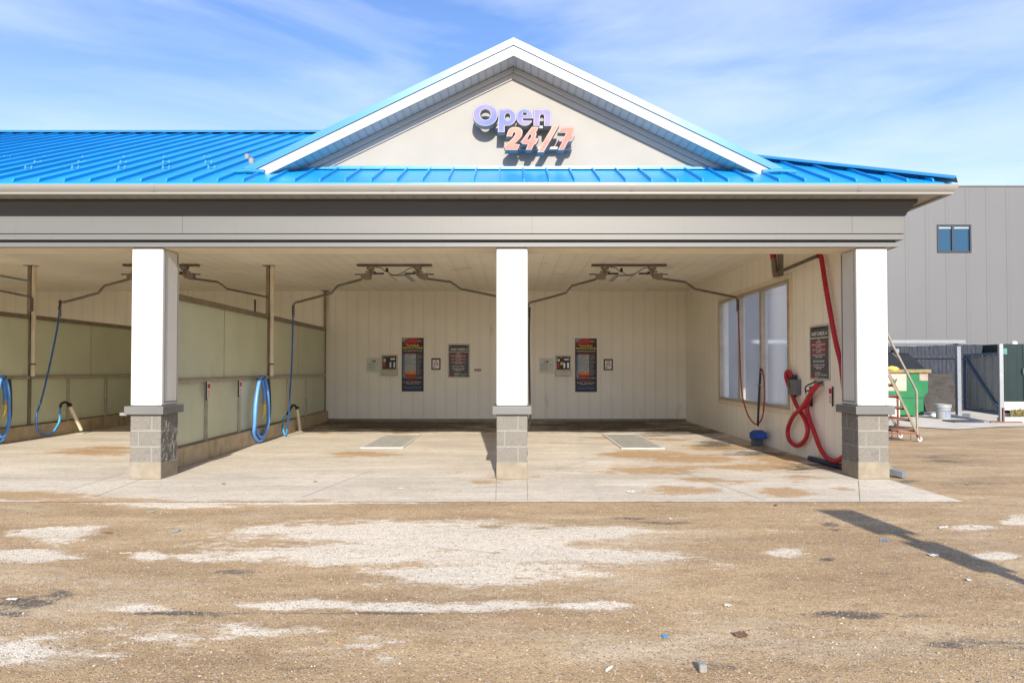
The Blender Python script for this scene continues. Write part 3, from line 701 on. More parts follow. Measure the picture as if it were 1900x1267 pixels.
# ------------------------------------------------------------------ roof sign letters
SG = thing('wall_sign', (P(970, 240, 8.6).x, 8.6, P(970, 240, 8.6).z), 'raised Open 24/7 channel letters in faded blue and red on the gable', 'sign')
def arc(cx, cy, r, a0, a1, n=20, ry=None):
    ry = ry or r; return [(cx + r * math.cos(R(a0 + (a1 - a0) * i / n)), cy + ry * math.sin(R(a0 + (a1 - a0) * i / n))) for i in range(n + 1)]
Zs = 7.6
def inset(loops, d):
    out = []
    for lp in loops:
        n = len(lp); ar = sum(lp[i][0] * lp[(i + 1) % n][1] - lp[(i + 1) % n][0] * lp[i][1] for i in range(n))
        o = []
        for i in range(n):
            a, b, c = lp[i - 1], lp[i], lp[(i + 1) % n]
            e1 = Vector((b[0] - a[0], b[1] - a[1])); e2 = Vector((c[0] - b[0], c[1] - b[1]))
            if e1.length < 1e-6 or e2.length < 1e-6: continue
            n1 = Vector((-e1.y, e1.x)).normalized(); n2 = Vector((-e2.y, e2.x)).normalized()
            m_ = (n1 + n2); m_ = m_ / max(.5, 1 + n1.dot(n2))
            sgn = 1 if ar > 0 else -1
            o.append((b[0] + m_.x * d * sgn, b[1] + m_.y * d * sgn))
        out.append(o)
    return out
def letter(loops, face, edge, yf, hole=1):
    """loops in zoomed photo pixels (y down): first = outline, rest = holes"""
    L = [[(x, -y) for x, y in lp] for lp in loops]
    def M_(vs, y): 
        out = []
        for (x, yy, z) in vs:
            px, py = 850 + x / Zs, 170 + (-yy) / Zs
            q = P(px, py, yf); out.append((q.x, y(z), q.z))
        return out
    mb = MB()
    vs, fs = outline(L, 2.0)
    mb.add(M_(vs, lambda z: yf if z > 0 else yf + .115), fs)
    o = mb.build('letter', [M_ret, edge], SG)
    for p in o.data.polygons:
        if abs(p.normal.y) > .9: p.material_index = 1
    ins = inset(L[:1], 4) + inset(L[1:], -4)
    vs, fs = outline(ins, 0.0)
    fm = MB(); fm.add(M_(vs, lambda z: yf - .003), fs); fm.build('letter_border', M_lborder, o)
    ins = inset(L[:1], 13) + inset(L[1:], -12)
    vs, fs = outline(ins, 0.0)
    fm = MB(); fm.add(M_(vs, lambda z: yf - .006), fs); fm.build('letter_face', face, o)
yfO, yf2 = 8.50, 8.475
letter([arc(383, 332, 178, 0, 360, 48, 160)[:-1], arc(385, 328, 72, 0, 360, 32)[:-1]], M_sblue, M_ledgeb, yfO)
letter([[(572, 248)] + arc(690, 368, 132, 258, 360, 14, 126) + arc(690, 368, 132, 0, 100, 14, 120) + [(660, 490), (660, 578), (556, 578)], arc(698, 360, 36, 0, 360, 24, 48)[:-1]], M_sblue, M_ledgeb, yfO)
letter([arc(940, 366, 124, 8, -290, 34, 122) + [(1044, 410), (1052, 384)], ], M_sblue, M_ledgeb, yfO) if False else None
letter([[(1062, 384)] + arc(940, 366, 122, -4, -300, 36, 122)[0:] + [(1036, 438), (1050, 412)] + [(920, 410), (915, 384)], arc(940, 318, 30, 0, 360, 16, 16)[:-1]], M_sblue, M_ledgeb, yfO)
letter([[(1064, 248), (1150, 248)] + arc(1236, 326, 82, 250, 360, 10, 84) + [(1318, 490), (1210, 490), (1212, 360)] + arc(1185, 358, 28, 0, -180, 10, 32) + [(1154, 400), (1148, 490), (1060, 490)]], M_sblue, M_ledgeb, yfO)
letter([[(676, 640), (690, 590)] + arc(806, 576, 108, 190, 330, 12, 78) + [(912, 560), (905, 620), (880, 660), (800, 740), (878, 745), (838, 830), (668, 830), (646, 775), (768, 660), (806, 600), (800, 578), (780, 585), (762, 640)]], M_sred, M_ledger, yf2)
letter([[(1040, 496), (1140, 500), (1098, 585), (1112, 600), (1090, 655), (1140, 668), (1098, 745), (1072, 752), (1036, 828), (950, 828), (980, 752), (905, 745), (880, 712)], [(1010, 610), (975, 680), (1010, 682), (1030, 620)]], M_sred, M_ledger, yf2)
letter([[(1338, 475), (1428, 475), (1206, 860), (1112, 860)]], M_sred, M_ledger, yf2)
letter([[(1448, 500), (1628, 500), (1640, 545), (1622, 618), (1648, 622), (1606, 702), (1552, 712), (1490, 828), (1404, 828), (1466, 712), (1420, 706), (1436, 668), (1482, 662), (1518, 590), (1404, 585)]], M_sred, M_ledger, yf2)
mb = MB()
for (x0, x1, yz) in ((860, 1600, 800), (520, 1320, 505)):
    a, b = P(850 + x0 / Zs, 170 + yz / Zs, 8.64), P(850 + x1 / Zs, 170 + yz / Zs, 8.64)
    mb.box(a.x, b.x, 8.63, 8.72, a.z - .018, a.z + .018)
mb.build('mounting_rail', M_ret, SG)

# ------------------------------------------------------------------ bay partitions
def partition(x, skew, label):
    o = thing('bay_partition', (x, 8.8, 0), label, 'partition', 'wash bay partitions')
    L = 8.4
    def bld(m, n, ma, **k): return m.build(n, ma, o, **k)
    y0 = 8.8
    m = MB(); m.box(x - .09, x + .09, y0, y0 + L, 0, .29); bld(m, 'kerb_wall', M_curb, bev=.01)
    ym = 12.93
    for (ya, yb) in ((y0 + .02, ym - .06), (ym + .06, y0 + L - .06)):
        m = MB(); m.box(x - .045, x + .045, ya, yb, 2.52, 2.61); bld(m, 'top_rail', M_darkfr, bev=.005)
        m = MB(); m.box(x - .05, x + .05, ya, yb, 1.255, 1.315); m.box(x - .035, x + .035, ya, yb, 1.315, 1.335); bld(m, 'middle_rail', M_frame, bev=.005)
        m = MB(); m.box(x - .02, x + .02, ya, yb, .2905, .315); bld(m, 'bottom_rail', M_darkfr)
    for yy in (10.16, 11.45, 14.05, 15.4):
        m = MB(); m.box(x - .035, x + .045, yy - .028, yy + .028, .10, 1.254); m.box(x + .0452, x + .05, yy - .012, yy + .012, .3, 1.2); bld(m, 'stud', M_frame, bev=.004)
    for yy in (10.85, 14.85):
        m = MB(); m.box(x - .012, x + .012, yy - .008, yy + .008, 1.336, 2.519); bld(m, 'panel_joint', M_frame)
    for yy, hgt in ((ym, ZC - .005), (y0 + L - .03, ZC - .005), (y0 + .0, 2.61)):
        m = MB(); m.box(x - .034, x + .034, yy - .055, yy - .005, .0, hgt); m.box(x - .02, x + .02, yy - .004, yy + .03, .29, hgt)
        if hgt > 3: m.box(x - .1, x + .12, yy - .10, yy + .08, ZC - .012, ZC - .002)
        bld(m, 'post', M_darkfr if hgt > 3 else M_frame, bev=.004)
    for (ya, yb) in ((y0 + .03, 10.842), (10.858, ym - .06), (ym + .032, 14.842), (14.858, y0 + L - .09)):
        m = MB(); m.box(x - .006, x + .006, ya, yb, 1.336, 2.519); bld(m, 'upper_panel', M_frost)
    for (ya, yb) in ((y0 + .03, 10.13), (10.19, 11.42), (11.48, ym - .06), (ym + .032, 14.02), (14.08, 15.37), (15.43, y0 + L - .09)):
        m = MB(); m.box(x - .006, x + .006, ya, yb, .316, 1.254); bld(m, 'lower_panel', M_frost)
    m = MB(); m.tube([(x + .082, ym - .02, ZC - .01), (x + .082, ym - .02, 1.32)], .042, 14); pp = bld(m, 'supply_pipe', M_pipe, smooth=True)
    m = MB(); m.tube([(x + .082, ym - .02, 1.56), (x + .082, ym - .02, 1.585)], .049, 14); m.box(x + .035, x + .13, ym - .026, ym - .014, 1.56, 1.585); m.build('pipe_clamp', M_blk, pp)
    o.rotation_euler = (0, 0, skew)
    return o
partition(-5.05, R(1.2), 'frosted green panel partition behind the left block-based pillar')
partition(-10.06, R(1.2), 'frosted green panel partition at the far left of the photo')

# ------------------------------------------------------------------ booms on the ceiling
S_ = 12.77 / FPX
def boom(xc, label, first=None):
    if first is not None: return dup(first, (xc, 12.77, ZC), label)
    o = thing('ceiling_boom', (xc, 12.77, ZC), label, 'wash boom', 'ceiling wash booms')
    def q(px, py, dy=0): return Vector((xc + (px - 1168) * S_, 12.77 + dy, ZC - .045 + (491 - py) * S_))
    m = MB(); a, b = q(1098, 489), q(1237, 489); m.box(a.x, b.x, 12.71, 12.83, ZC - .042, ZC - .002); m.build('ceiling_rail', M_arm, o, bev=.003)
    for s, hx, pts in ((-1, 1123, [(1107, 514), (1084, 520), (1062, 526), (1057, 531), (1051, 539), (1020, 548), (985, 557)]), (1, 1211, [(1228, 513), (1250, 516), (1272, 519), (1281, 525), (1290, 532), (1330, 540), (1364, 547)])):
        arm = MB(); arm.tube([q(*p) for p in pts], .015, 8); arm.tube([q(p[0], p[1] + 1.8, .03) for p in pts], .009, 6)
        e = q(*pts[-1]); e2 = e + Vector((s * .05, 0, -.09)); arm.tube([e, e + Vector((s * .035, 0, -.03)), e2, e2 + Vector((0, 0, -.22))], .02, 8, 4)
        ao = arm.build('boom_arm', M_arm, o, smooth=True)
        g_ = MB(); c = q(hx, 491); g_.lathe([(.001, -.07), (.07, -.07), (.085, -.04), (.085, .0), (.06, .02)], c, 16); g_.tube([c + Vector((0, 0, -.06)), c + Vector((0, 0, -.20))], .035, 10)
        g_.box(c.x - .10, c.x + .10, c.y - .05, c.y + .05, c.z - .125, c.z - .10); g_.build('swivel', M_gear, ao, smooth=True)
        k = MB(); cx = c.x + s * .10; k.prism([(cx - .10, c.y - .06, c.z - .16), (cx + .10, c.y - .06, c.z - .14), (cx + .11, c.y - .06, c.z - .27), (cx + s * .03, c.y - .06, c.z - .28), (cx - .09, c.y - .06, c.z - .24)], (0, .12, 0)); k.build('gearbox', M_gear, ao, bev=.01)
        k = MB(); k.tube([c + Vector((-s * .03, 0, -.145)), c + Vector((-s * .27, 0, -.15))], lambda i, n: .018 if i % 2 else .026, 8, 6) if False else None
        pts2 = [c + Vector((-s * (.05 + .011 * i), 0, -.148)) for i in range(22)]
        k.tube(pts2, (lambda i, n: .012 if i % 2 else .024), 8); k.build('spring', M_blk, ao); k = MB(); k.tube([c + Vector((s * .12, 0, -.16)), c + Vector((s * .33, 0, -.165))], .012, 6); k.build('lever', M_blk, ao)
    m = MB(); m.tube([q(1132, 492), q(1143, 494), q(1150, 500), q(1155, 501), q(1160, 505), q(1168, 507), q(1180, 504), q(1192, 496), q(1204, 492)], .008, 6, 4); m.box(q(1153, 497).x - .02, q(1153, 497).x + .03, 12.74, 12.80, q(1153, 499).z - .02, q(1153, 496).z + .02)
    m.build('feed_hose', M_blk, o, smooth=True)
    return o
b0 = boom((1168 - 950) * S_, 'ceiling boom with two swivel arms in the rightmost bay')
boom((732 - 950) * S_, 'ceiling boom with two swivel arms just left of the centre pillar', b0)
boom((298 - 950) * S_, 'ceiling boom half hidden by the left block-based pillar', b0)
boom((-142 - 950) * S_, 'ceiling boom whose one arm shows above the far left partition', b0)

# pressure hoses hanging from the booms
def hose(pts, r, m, label, name='pressure_hose', group='pressure hoses hanging from booms', cat='hose', parts=()):
    loc = pts[len(pts) // 2].copy(); loc.z = min(p.z for p in pts)
    o = thing(name, loc, label, cat, group)
    k = MB(); k.tube(pts, r, 10, 8); k.build('hose', m, o, smooth=True)
    for (nm, pp, rr, mm) in parts:
        k = MB(); k.tube(pp, rr, 10, 4); k.build(nm, mm, o, smooth=True)
    return o
def gun(a, b):   # spray gun body from a to b with its trigger guard
    a, b = Vector(a), Vector(b); t = (b - a)
    return [a, a + t * .35 + Vector((0, 0, .02)), b]
YH = 12.77
# bay left of the left pillar
pts = [P(111.5, 566, YH), P(106, 610, YH), P(96, 660, YH), P(86, 705, 12.9), PX(76, 745, -9.95), PX(68, 770, -9.95), PX(69, 795, -9.95), PX(82, 806, -9.95), PX(100, 800, -9.95), PX(110, 782, -9.95), PX(111, 765, -9.95), PX(112, 755, -9.95)]
hose(pts, .017, M_hblue, 'thin blue hose looping to the floor in the far left bay',
     parts=[('bright_section', pts[8:], .020, M_cyan), ('spray_gun', [PX(112, 755, -9.93), PX(114, 749, -9.9), PX(121, 746, -9.87), PX(127, 749, -9.85)], .028, M_blk), ('spring_guard', [pts[0] + Vector((0, 0, .1)), pts[0], pts[0] + Vector((-.02, 0, -.1))], .024, M_blk)])
# centre left bay
pts = [P(544, 575, YH), P(543, 620, YH), P(541, 680, YH), P(538, 730, YH), P(536, 770, 13.1), P(533, 795, 13.3), P(530, 808, 13.4), P(525, 795, 13.5), P(526, 778, 13.6), P(532, 768, 13.6), P(537, 762, 13.6)]
hose(pts, .017, M_hblue, 'thin blue hose hanging straight down beside the partition, back of the bay',
     parts=[('bright_section', pts[5:], .018, M_cyan), ('spray_gun', [P(533, 770, 13.55), P(538, 760, 13.6), P(543, 752, 13.65), P(549, 753, 13.7)], .028, M_blk), ('spring_guard', [pts[0] + Vector((0, 0, .1)), pts[0], pts[0] + Vector((0, 0, -.1))], .024, M_blk)])
pts = [P(983, 570, YH), P(981.5, 620, YH), P(982, 680, YH), P(983, 740, YH), P(984, 775, YH + .1), P(978, 800, YH + .1), P(972, 790, YH + .1), P(970, 770, YH + .1)]
hose(pts, .019, M_blk, 'thin black hose hanging right along the centre pillar edge')
pts = [P(921.5, 552, YH), P(925, 600, YH), P(930, 680, YH), P(932, 740, YH), P(936, 790, YH), P(940, 798, YH), P(943, 780, YH)]
hose(pts, .019, M_blk, 'black hose mostly hidden behind the centre pillar')
pts = [P(486, 556, YH), P(483.5, 575, YH), P(482, 600, YH), P(482, 680, YH), P(480, 760, YH), P(476, 795, YH), P(470, 780, YH)]
hose([Vector((min(p.x, -5.35), p.y, p.z)) for p in pts], .019, M_blk, 'short black hose end dropping behind the frosted partition top')
# foam brush hose on the right
pts = [P(1369, 565, YH), P(1371, 610, YH), P(1373, 660, YH), P(1375, 710, 12.6), P(1379, 742, 12.5), PX(1389, 772, 4.72), PX(1403, 787, 4.72), PX(1414, 775, 4.72), PX(1418, 745, 4.72), PX(1418, 710, 4.72), PX(1415, 688, 4.72), PX(1412, 684, 4.72)]
hose(pts, .014, M_redw, 'thin dark red hose looping across the window to the foam brush',
     parts=[('spring_guard', [pts[0] + Vector((0, 0, .1)), pts[0], pts[0] + Vector((0, 0, -.12))], .024, M_blk)])
# foam brush
bp = PX(1405, 815, 4.74)
o = thing('foam_brush', (bp.x, bp.y, 0), 'long black handled blue foam brush standing by the side window', 'brush')
m = MB(); m.tube([PX(1411.5, 683, 4.72), PX(1409, 720, 4.72), PX(1406, 790, 4.70)], .021, 10); m.build('handle', M_blk, o, smooth=True)
m = MB(); a = PX(1411.5, 690, 4.72); m.bar(a + Vector((0, -.06, .0)), a + Vector((0, .06, 0)), .03, .03); a = PX(1409, 714, 4.72); m.bar(a + Vector((0, -.10, 0)), a + Vector((0, .10, 0)), .02, .025); m.build('hand_grip', M_steel, o)
m = MB(); c = PX(1406, 806, 4.68); m.prism([(c.x - .10, c.y - .20, c.z + .05), (c.x - .10, c.y - .22, c.z - .06), (c.x - .10, c.y + .16, c.z - .10), (c.x - .10, c.y + .18, c.z + .02), (c.x - .10, c.y + .0, c.z + .09)], (.20, 0, 0)); m.build('brush_head', mat('royal_blue_bristle', (.012, .07, .34), .7, var=.25, scale=30, bump=.01, bscale=60), o, bev=.02)
m = MB(); m.box(c.x - .03, c.x + .14, c.y + .10, c.y + .26, 0.0, c.z + .02); m.build('brush_holder', mat('grey_blue_plastic', (.10, .13, .18), .5), o, bev=.012)
# wand stands bolted at the foot of the partitions
def stand(px_t, py_t, px_b, py_b, X, label):
    a, b = PX(px_t, py_t, X), PX(px_b, py_b, X); b.z = max(b.z, .0)
    o = thing('wand_holder', (b.x, b.y, 0), label, 'wand holder', 'leaning tube holders for spray wands')
    m = MB(); m.tube([b, a], .038, 14); m.build('tube', M_pipe, o, smooth=True)
    m = MB(); t = (a - b).normalized(); m.tube([a - t * .03, a + t * .015], .046, 14); m.build('collar', M_blk, o, smooth=True)
    m = MB(); m.box(b.x - .08, b.x + .08, b.y - .06, b.y + .06, 0, .012); m.build('foot_plate', M_frame, o)
stand(129, 751, 151, 797, -9.82, 'beige tube wand holder leaning near the partition in the far left bay')
stand(551, 756, 557, 800, -4.98, 'beige tube wand holder beside the straight hanging blue hose')

# ribbed vacuum hoses hung on the partition posts
def coil(X, sc, px0, label):
    Z = lambda x, y: PX(px0 + (x - 515) / sc, 450 + y / 3.167, X)
    P1 = [Z(563, 800), Z(566, 900), Z(566, 1010), Z(548, 1110), Z(515, 1166), Z(482, 1130), Z(466, 1060), Z(470, 960), Z(485, 850), Z(508, 788), Z(532, 810), Z(545, 880), Z(560, 980), Z(556, 1070), Z(522, 1142), Z(492, 1100), Z(482, 1000), Z(494, 890), Z(512, 800), Z(528, 840), Z(538, 900), Z(541, 935)]
    for i, p in enumerate(P1): p.x += .012 * math.sin(i * 1.1) + (.05 if 5 < i < 12 else 0.0)
    for p in P1: p.z = max(p.z, .05)
    loc = P1[4].copy(); loc.z = 0
    o = thing('coiled_hose', loc, label, 'hose', 'fat blue hoses coiled on partition posts')
    pts = catmull(P1, 10)
    k = MB(); k.tube(pts[30:], (lambda i, n: .034 if i % 2 else .031), 12); k.build('hose', M_vblue, o, smooth=True)
    k = MB(); k.tube(pts[:31], .030, 12); k.build('feed_section', M_navy, o, smooth=True)
    e = P1[-1]; k = MB(); k.tube([e + Vector((0, 0, .05)), e + Vector((0, 0, -.05))], .04, 12); k.build('cuff', M_pail, o, smooth=True)
    k = MB(); k.tube([e + Vector((0, 0, -.05)), e + Vector((0, .01, -.16)), e + Vector((0, -.04, -.26)), e + Vector((0, -.10, -.31))], .034, 12, 5, r2=.012); k.build('crevice_nozzle', M_yel, o, smooth=True)
    k = MB(); h = P1[9]; k.tube([h + Vector((-.1, 0, -.05)), h + Vector((.06, 0, -.04)), h + Vector((.08, 0, .02))], .012, 8); k.build('hook', M_blk, o)
    return o
coil(-4.98, 3.167, 483, 'fat blue hose with yellow nozzle coiled on the middle partition post')
coil(-9.95, 3.167, 2, 'fat blue hose cut by the left photo edge')
# red and white warning tags
def tagplate(c, nrm, label, red):
    o = thing('warning_tag', c, label, 'tag', 'red and white hanging tags')
    m = MB(); m.box(c.x - .004, c.x + .004, c.y - .045, c.y + .045, c.z - .13, c.z + .13); m.build('plate', M_prw, o)
    m = MB(); s = nrm
    x = c.x + s * .007
    m.quad((x, c.y - .038, c.z + .03), (x, c.y + .038, c.z + .03), (x, c.y + .038, c.z + .11), (x, c.y - .038, c.z + .11))
    for i in range(4): m.quad((x, c.y - .035, c.z - .11 + i * .032), (x, c.y + .03 - .01 * (i % 2), c.z - .11 + i * .032), (x, c.y + .03 - .01 * (i % 2), c.z - .095 + i * .032), (x, c.y - .035, c.z - .095 + i * .032))
    m.build('print', M_red, o)
    m = MB(); m.box(c.x - s * .005 - .012, c.x - s * .005 + .004, c.y - .062, c.y - .047, c.z - .16, c.z + .14); m.build('clip', M_blk, o)
tagplate(PX(387, 724, -4.955), 1, 'red and white tag nearest the left block-based pillar', True)
tagplate(PX(446, 720, -4.965), 1, 'red and white tag left of the coiled blue hose', True)
tagplate(PX(1541, 734, 4.862), -1, 'red and white tag below the right side-wall sign', True)

# ------------------------------------------------------------------ red vacuum boom on the side wall
Zr = lambda x, y, X: PX(1260 + x / 3.016, 460 + y / 3.016, X)
XH = 4.80
o = thing('wall_boom', (XR - .05, Zr(540, 100, XR - .08).y, Zr(540, 160, XR).z), 'grey pipe boom carrying the red hose high on the side wall', 'wall boom')
m = MB(); c = Zr(540, 110, XR - .1)
m.tube([Zr(530, 60, XR - .08), Zr(533, 110, XR - .08), Zr(540, 160, XR - .08)], .05, 12); m.box(XR - .02, XR - .002, c.y - .1, c.y + .1, c.z - .28, c.z + .25); m.build('bracket', M_gear, o, smooth=True)
m = MB(); m.tube([Zr(540, 150, XR - .10), Zr(575, 130, XR - .12), Zr(680, 85, XR - .12), Zr(775, 45, XR - .12)], .03, 12, 4); m.build('boom_pipe', M_arm, o, smooth=True)
m = MB(); m.tube([Zr(524, 20, XR - .08), Zr(528, 62, XR - .08)], .052, 12); m.build('red_cuff', M_redh, o, smooth=True)
hp = [Zr(775, 48, XH), Zr(790, 42, XH), Zr(800, 80, XH), Zr(815, 180, XH), Zr(835, 300, XH), Zr(855, 410, XH), Zr(880, 540, XH), Zr(905, 640, XH), Zr(915, 720, XH), Zr(930, 830, XH), Zr(960, 960, XH), Zr(985, 1060, XH)]
for p in hp: p.z = max(p.z, .06)
tail = [Zr(985, 1060, XH), Zr(960, 1140, XH - .02), Zr(925, 1165, XH - .02), Zr(880, 1190, XH - .03), Zr(830, 1175, XH), Zr(790, 1120, XH), Zr(760, 1040, XH), Zr(730, 960, XH), Zr(715, 900, XH), Zr(730, 840, XH), Zr(750, 800, XH - .04), Zr(775, 768, XH - .06),
        Zr(752, 788, XH - .10), Zr(735, 815, XH - .10), Zr(690, 890, XH - .07), Zr(640, 940, XH - .05), Zr(610, 1010, XH), Zr(615, 1070, XH), Zr(655, 1105, XH), Zr(700, 1080, XH), Zr(720, 1020, XH), Zr(700, 950, XH), Zr(660, 885, XH), Zr(625, 800, XH), Zr(600, 725, XH), Zr(605, 692, XH), Zr(622, 700, XH), Zr(628, 725, XH)]
for p in tail: p.z = max(p.z, .05)
allp = hp[:-1] + tail
loc = tail[3].copy(); loc.z = 0
o = thing('vacuum_hose', loc, 'thick red hose hanging from the wall boom and looped on the side wall', 'hose')
pp = catmull(allp, 9)
m = MB(); m.tube(pp, (lambda i, n: .037 if i % 2 else .034), 12); m.build('hose', M_redh, o, smooth=True)
m = MB(); e = Zr(628, 722, XH); m.tube([e, e + Vector((0, 0, -.09)), e + Vector((0, -.03, -.2))], .045, 12, 3); m.build('hose_end', M_blk, o, smooth=True)
c = Zr(645, 775, XR - .06); o = thing('nozzle_holder', c, 'grey box on the side wall holding the red hose end', 'holder')
m = MB(); m.box(XR - .12, XR - .002, c.y - .13, c.y + .13, c.z - .14, c.z + .12); m.build('box', M_cap, o, bev=.01)
m = MB(); m.tube([c + Vector((-.0, .0, -.18)), c + Vector((0, 0, .2))], .04, 12); m.build('socket', M_blk, o, smooth=True)
c = Zr(765, 770, XR - .06); o = thing('hose_hook', c, 'black wire hook carrying the red hose under the side-wall sign', 'hook')
m = MB()
for dy in (-.10, .12):
    m.tube([Vector((XR - .004, c.y + dy, c.z + .06)), Vector((XR - .16, c.y + dy, c.z - .02)), Vector((XR - .16, c.y + dy, c.z - .13))], .012, 8, 4)
m.build('hook_arm', M_blk, o, smooth=True)
m = MB(); m.box(XR - .012, XR - .002, c.y - .14, c.y + .16, c.z - .0, c.z + .09); m.build('back_plate', M_steel, o)
c = Zr(733, 810, XR - .03); o = thing('wall_clip', c, 'small black clip rack left of the hose hook', 'clip')
m = MB(); m.box(XR - .03, XR - .002, c.y - .03, c.y + .03, c.z - .22, c.z + .10); m.box(XR - .07, XR - .031, c.y - .07, c.y + .05, c.z + .02, c.z + .045); m.box(XR - .07, XR - .031, c.y - .05, c.y + .06, c.z - .06, c.z - .04); m.build('rack', M_blk, o, bev=.004)
a, b = G(1538, 866), G(1564, 870); o = thing('nozzle_tube', a, 'grey tube with a red tip lying on the floor by the side wall', 'tube')
a.z = b.z = .045; m = MB(); m.tube([a + Vector((-.0, .6, 0)), b + Vector((-.04, -.08, 0))], .04, 12); m.build('pipe', M_navy, o, smooth=True)
m = MB(); q_ = b + Vector((-.04, -.08, 0)); m.tube([q_, q_ + Vector((0.01, -.08, 0))], .047, 12); m.build('tip', M_redh, o, smooth=True)

# ------------------------------------------------------------------ floor grates
def grate(pxs, label):
    c = sum((G(*p) for p in pxs), Vector((0, 0, 0))) / 4; c.z = 0
    xs = [G(*p).x for p in pxs]; ys_ = [G(*p).y for p in pxs]
    x0, x1, y0, y1 = sum(sorted(xs)[:2]) / 2, sum(sorted(xs)[2:]) / 2, min(ys_), max(ys_)
    o = thing('floor_grate', c, label, 'grate', 'steel floor drain grates')
    m = MB(); w = .04
    m.box(x0, x1, y0, y0 + w, .002, .022); m.box(x0, x1, y1 - w, y1, .002, .022); m.box(x0, x0 + w, y0 + w, y1 - w, .002, .022); m.box(x1 - w, x1, y0 + w, y1 - w, .002, .022); m.build('frame', M_grate, o, bev=.003)
    m = MB(); n = 15; p_ = (x1 - x0 - 2 * w) / n
    for i in range(n): m.box(x0 + w + i * p_ + .010, x0 + w + (i + 1) * p_ - .010, y0 + w, y1 - w, .006, .02)
    m.build('bars', M_grate, o, bev=.002); m = MB(); m.quad((x0 + w, y0 + w, .005), (x1 - w, y0 + w, .005), (x1 - w, y1 - w, .005), (x0 + w, y1 - w, .005)); m.build('pit', M_dark, o)
grate([(716, 807), (780, 807), (750, 832), (668, 832)], 'steel floor grate in the bay left of the centre pillar')
grate([(1119, 807), (1186, 806), (1230, 833), (1152, 833)], 'steel floor grate in the bay right of the centre pillar')

# ------------------------------------------------------------------ signs on the walls
YS = YB - .002
def board(name, px0, px1, py0, py1, label, cat, group, mface, th=.012, frame=None, fw=.03):
    a, b = P(px0, py0, YB), P(px1, py1, YB); c = Vector(((a.x + b.x) / 2, YS, (a.z + b.z) / 2)); w, h = b.x - a.x, a.z - b.z
    o = thing(name, c, label, cat, group)
    m = MB(); m.box(a.x, b.x, YS - th, YS, b.z, a.z); m.build('backing', frame or mface, o, bev=.002)
    if frame:
        m = MB(); m.quad((a.x + fw, YS - th - .002, b.z + fw), (b.x - fw, YS - th - .002, b.z + fw), (b.x - fw, YS - th - .002, a.z - fw), (a.x + fw, YS - th - .002, a.z - fw)); m.build('face', mface, o)
    return o, c, w, h, YS - th
def instr(px0, px1, py0, py1, label):
    o, c, w, h, y = board('instruction_poster', px0, px1, py0, py1, label, 'poster', 'tall washing instruction posters', M_prk)
    X = lambda zx: c.x + (zx - 836) / 358 * w
    Zz = lambda zy: c.z - (zy - 573.5) / 853 * h
    k = h / 853
    y1, y2, y3 = y - .003, y - .006, y - .009
    def rect(m, x0, x1, ya, yb, yy): m.quad((X(x0), yy, Zz(yb)), (X(x1), yy, Zz(yb)), (X(x1), yy, Zz(ya)), (X(x0), yy, Zz(ya)))
    m = MB(); m.add([(X(p[0]), y1, Zz(p[1])) for p in [(690, 215), (735, 190), (780, 155), (850, 152), (930, 175), (985, 185), (990, 205), (930, 215), (860, 235), (800, 225), (740, 250), (690, 262)]], [tuple(range(12))[::-1]]); m.build('red_car_picture', M_red, o)
    m = MB(); m.add([(X(p[0]), y1, Zz(p[1])) for p in [(664, 154), (770, 154), (720, 185), (680, 208), (664, 215)]], [tuple(range(5))[::-1]]); m.add([(X(p[0]), y2, Zz(p[1])) for p in [(900, 182), (985, 195), (940, 203)]], [(2, 1, 0)]); m.build('grey_sky_picture', M_prg, o)
    m = MB(); put_text(m, 'WASHING', X(836), Zz(268), y2, 46 * k, .03, 205 * k); put_text(m, 'INSTRUCTIONS', X(836), Zz(308), y2, 46 * k, .03, 312 * k); m.build('title_lettering', M_pry, o)
    m = MB(); put_text(m, 'Insert additional Coins, $1 or $2', X(836), Zz(350), y2, 24 * k, .02, 290 * k); put_text(m, 'Time is shown on the display', X(836), Zz(776), y2, 20 * k, .015, 300 * k); put_text(m, 'www', X(890), Zz(852), y2, 18 * k, .015, 180 * k); put_text(m, '519', X(730), Zz(852), y2, 18 * k, .015, 85 * k); put_text(m, 'Thank You', X(836), Zz(877), y2, 20 * k, .01, 210 * k); m.build('white_lettering', M_prw, o)
    m = MB(); put_text(m, 'For Best Results... Follow', X(836), Zz(380), y2, 26 * k, .02, 290 * k); put_text(m, 'Questions or Problems', X(836), Zz(808), y2, 26 * k, .02, 200 * k); put_text(m, 'Please Contact', X(836), Zz(829), y2, 24 * k, .02, 130 * k); rect(m, 708, 888, 724, 760, y1); m.build('red_lettering', M_red, o)
    m = MB(); rect(m, 708, 888, 402, 682, y1); m.build('program_list', M_chalk, o)
    m = MB(); rect(m, 708, 888, 682, 724, y1); m.build('orange_row', M_pro, o)
    m = MB()
    for i in range(10): rect(m, 674, 706, 402 + i * 36 + 2, 402 + i * 36 + 34, y1)
    put_text(m, 'AutoWash', X(836), Zz(938), y2, 62 * k, .03, 270 * k); m.build('blue_print', M_prb, o)
    m = MB()
    for i in range(10): put_text(m, str(i + 1), X(690), Zz(402 + i * 36 + 18), y2, 28 * k, .02)
    m.build('row_numbers', M_prw, o)
    m = MB()
    for i, s in enumerate(('Tire Cleaner', 'Presoak', 'High Pressure Soap', 'Foam Brush', 'High Pressure Rinse', 'High Pressure Wax', 'Spot Free Rinse', 'Clearcoat', 'Dryer')): put_text(m, s, X(718), Zz(402 + i * 36 + 18), y2, 21 * k, .015, left=True)
    m.build('row_lettering', M_prk, o)
    m = MB()
    rr = random.Random(5)
    for i in range(26): rect(m, 896, 940 + rr.random() * 55, 408 + i * 13, 413 + i * 13, y1)
    m.build('fine_print', M_prg, o)
    return o
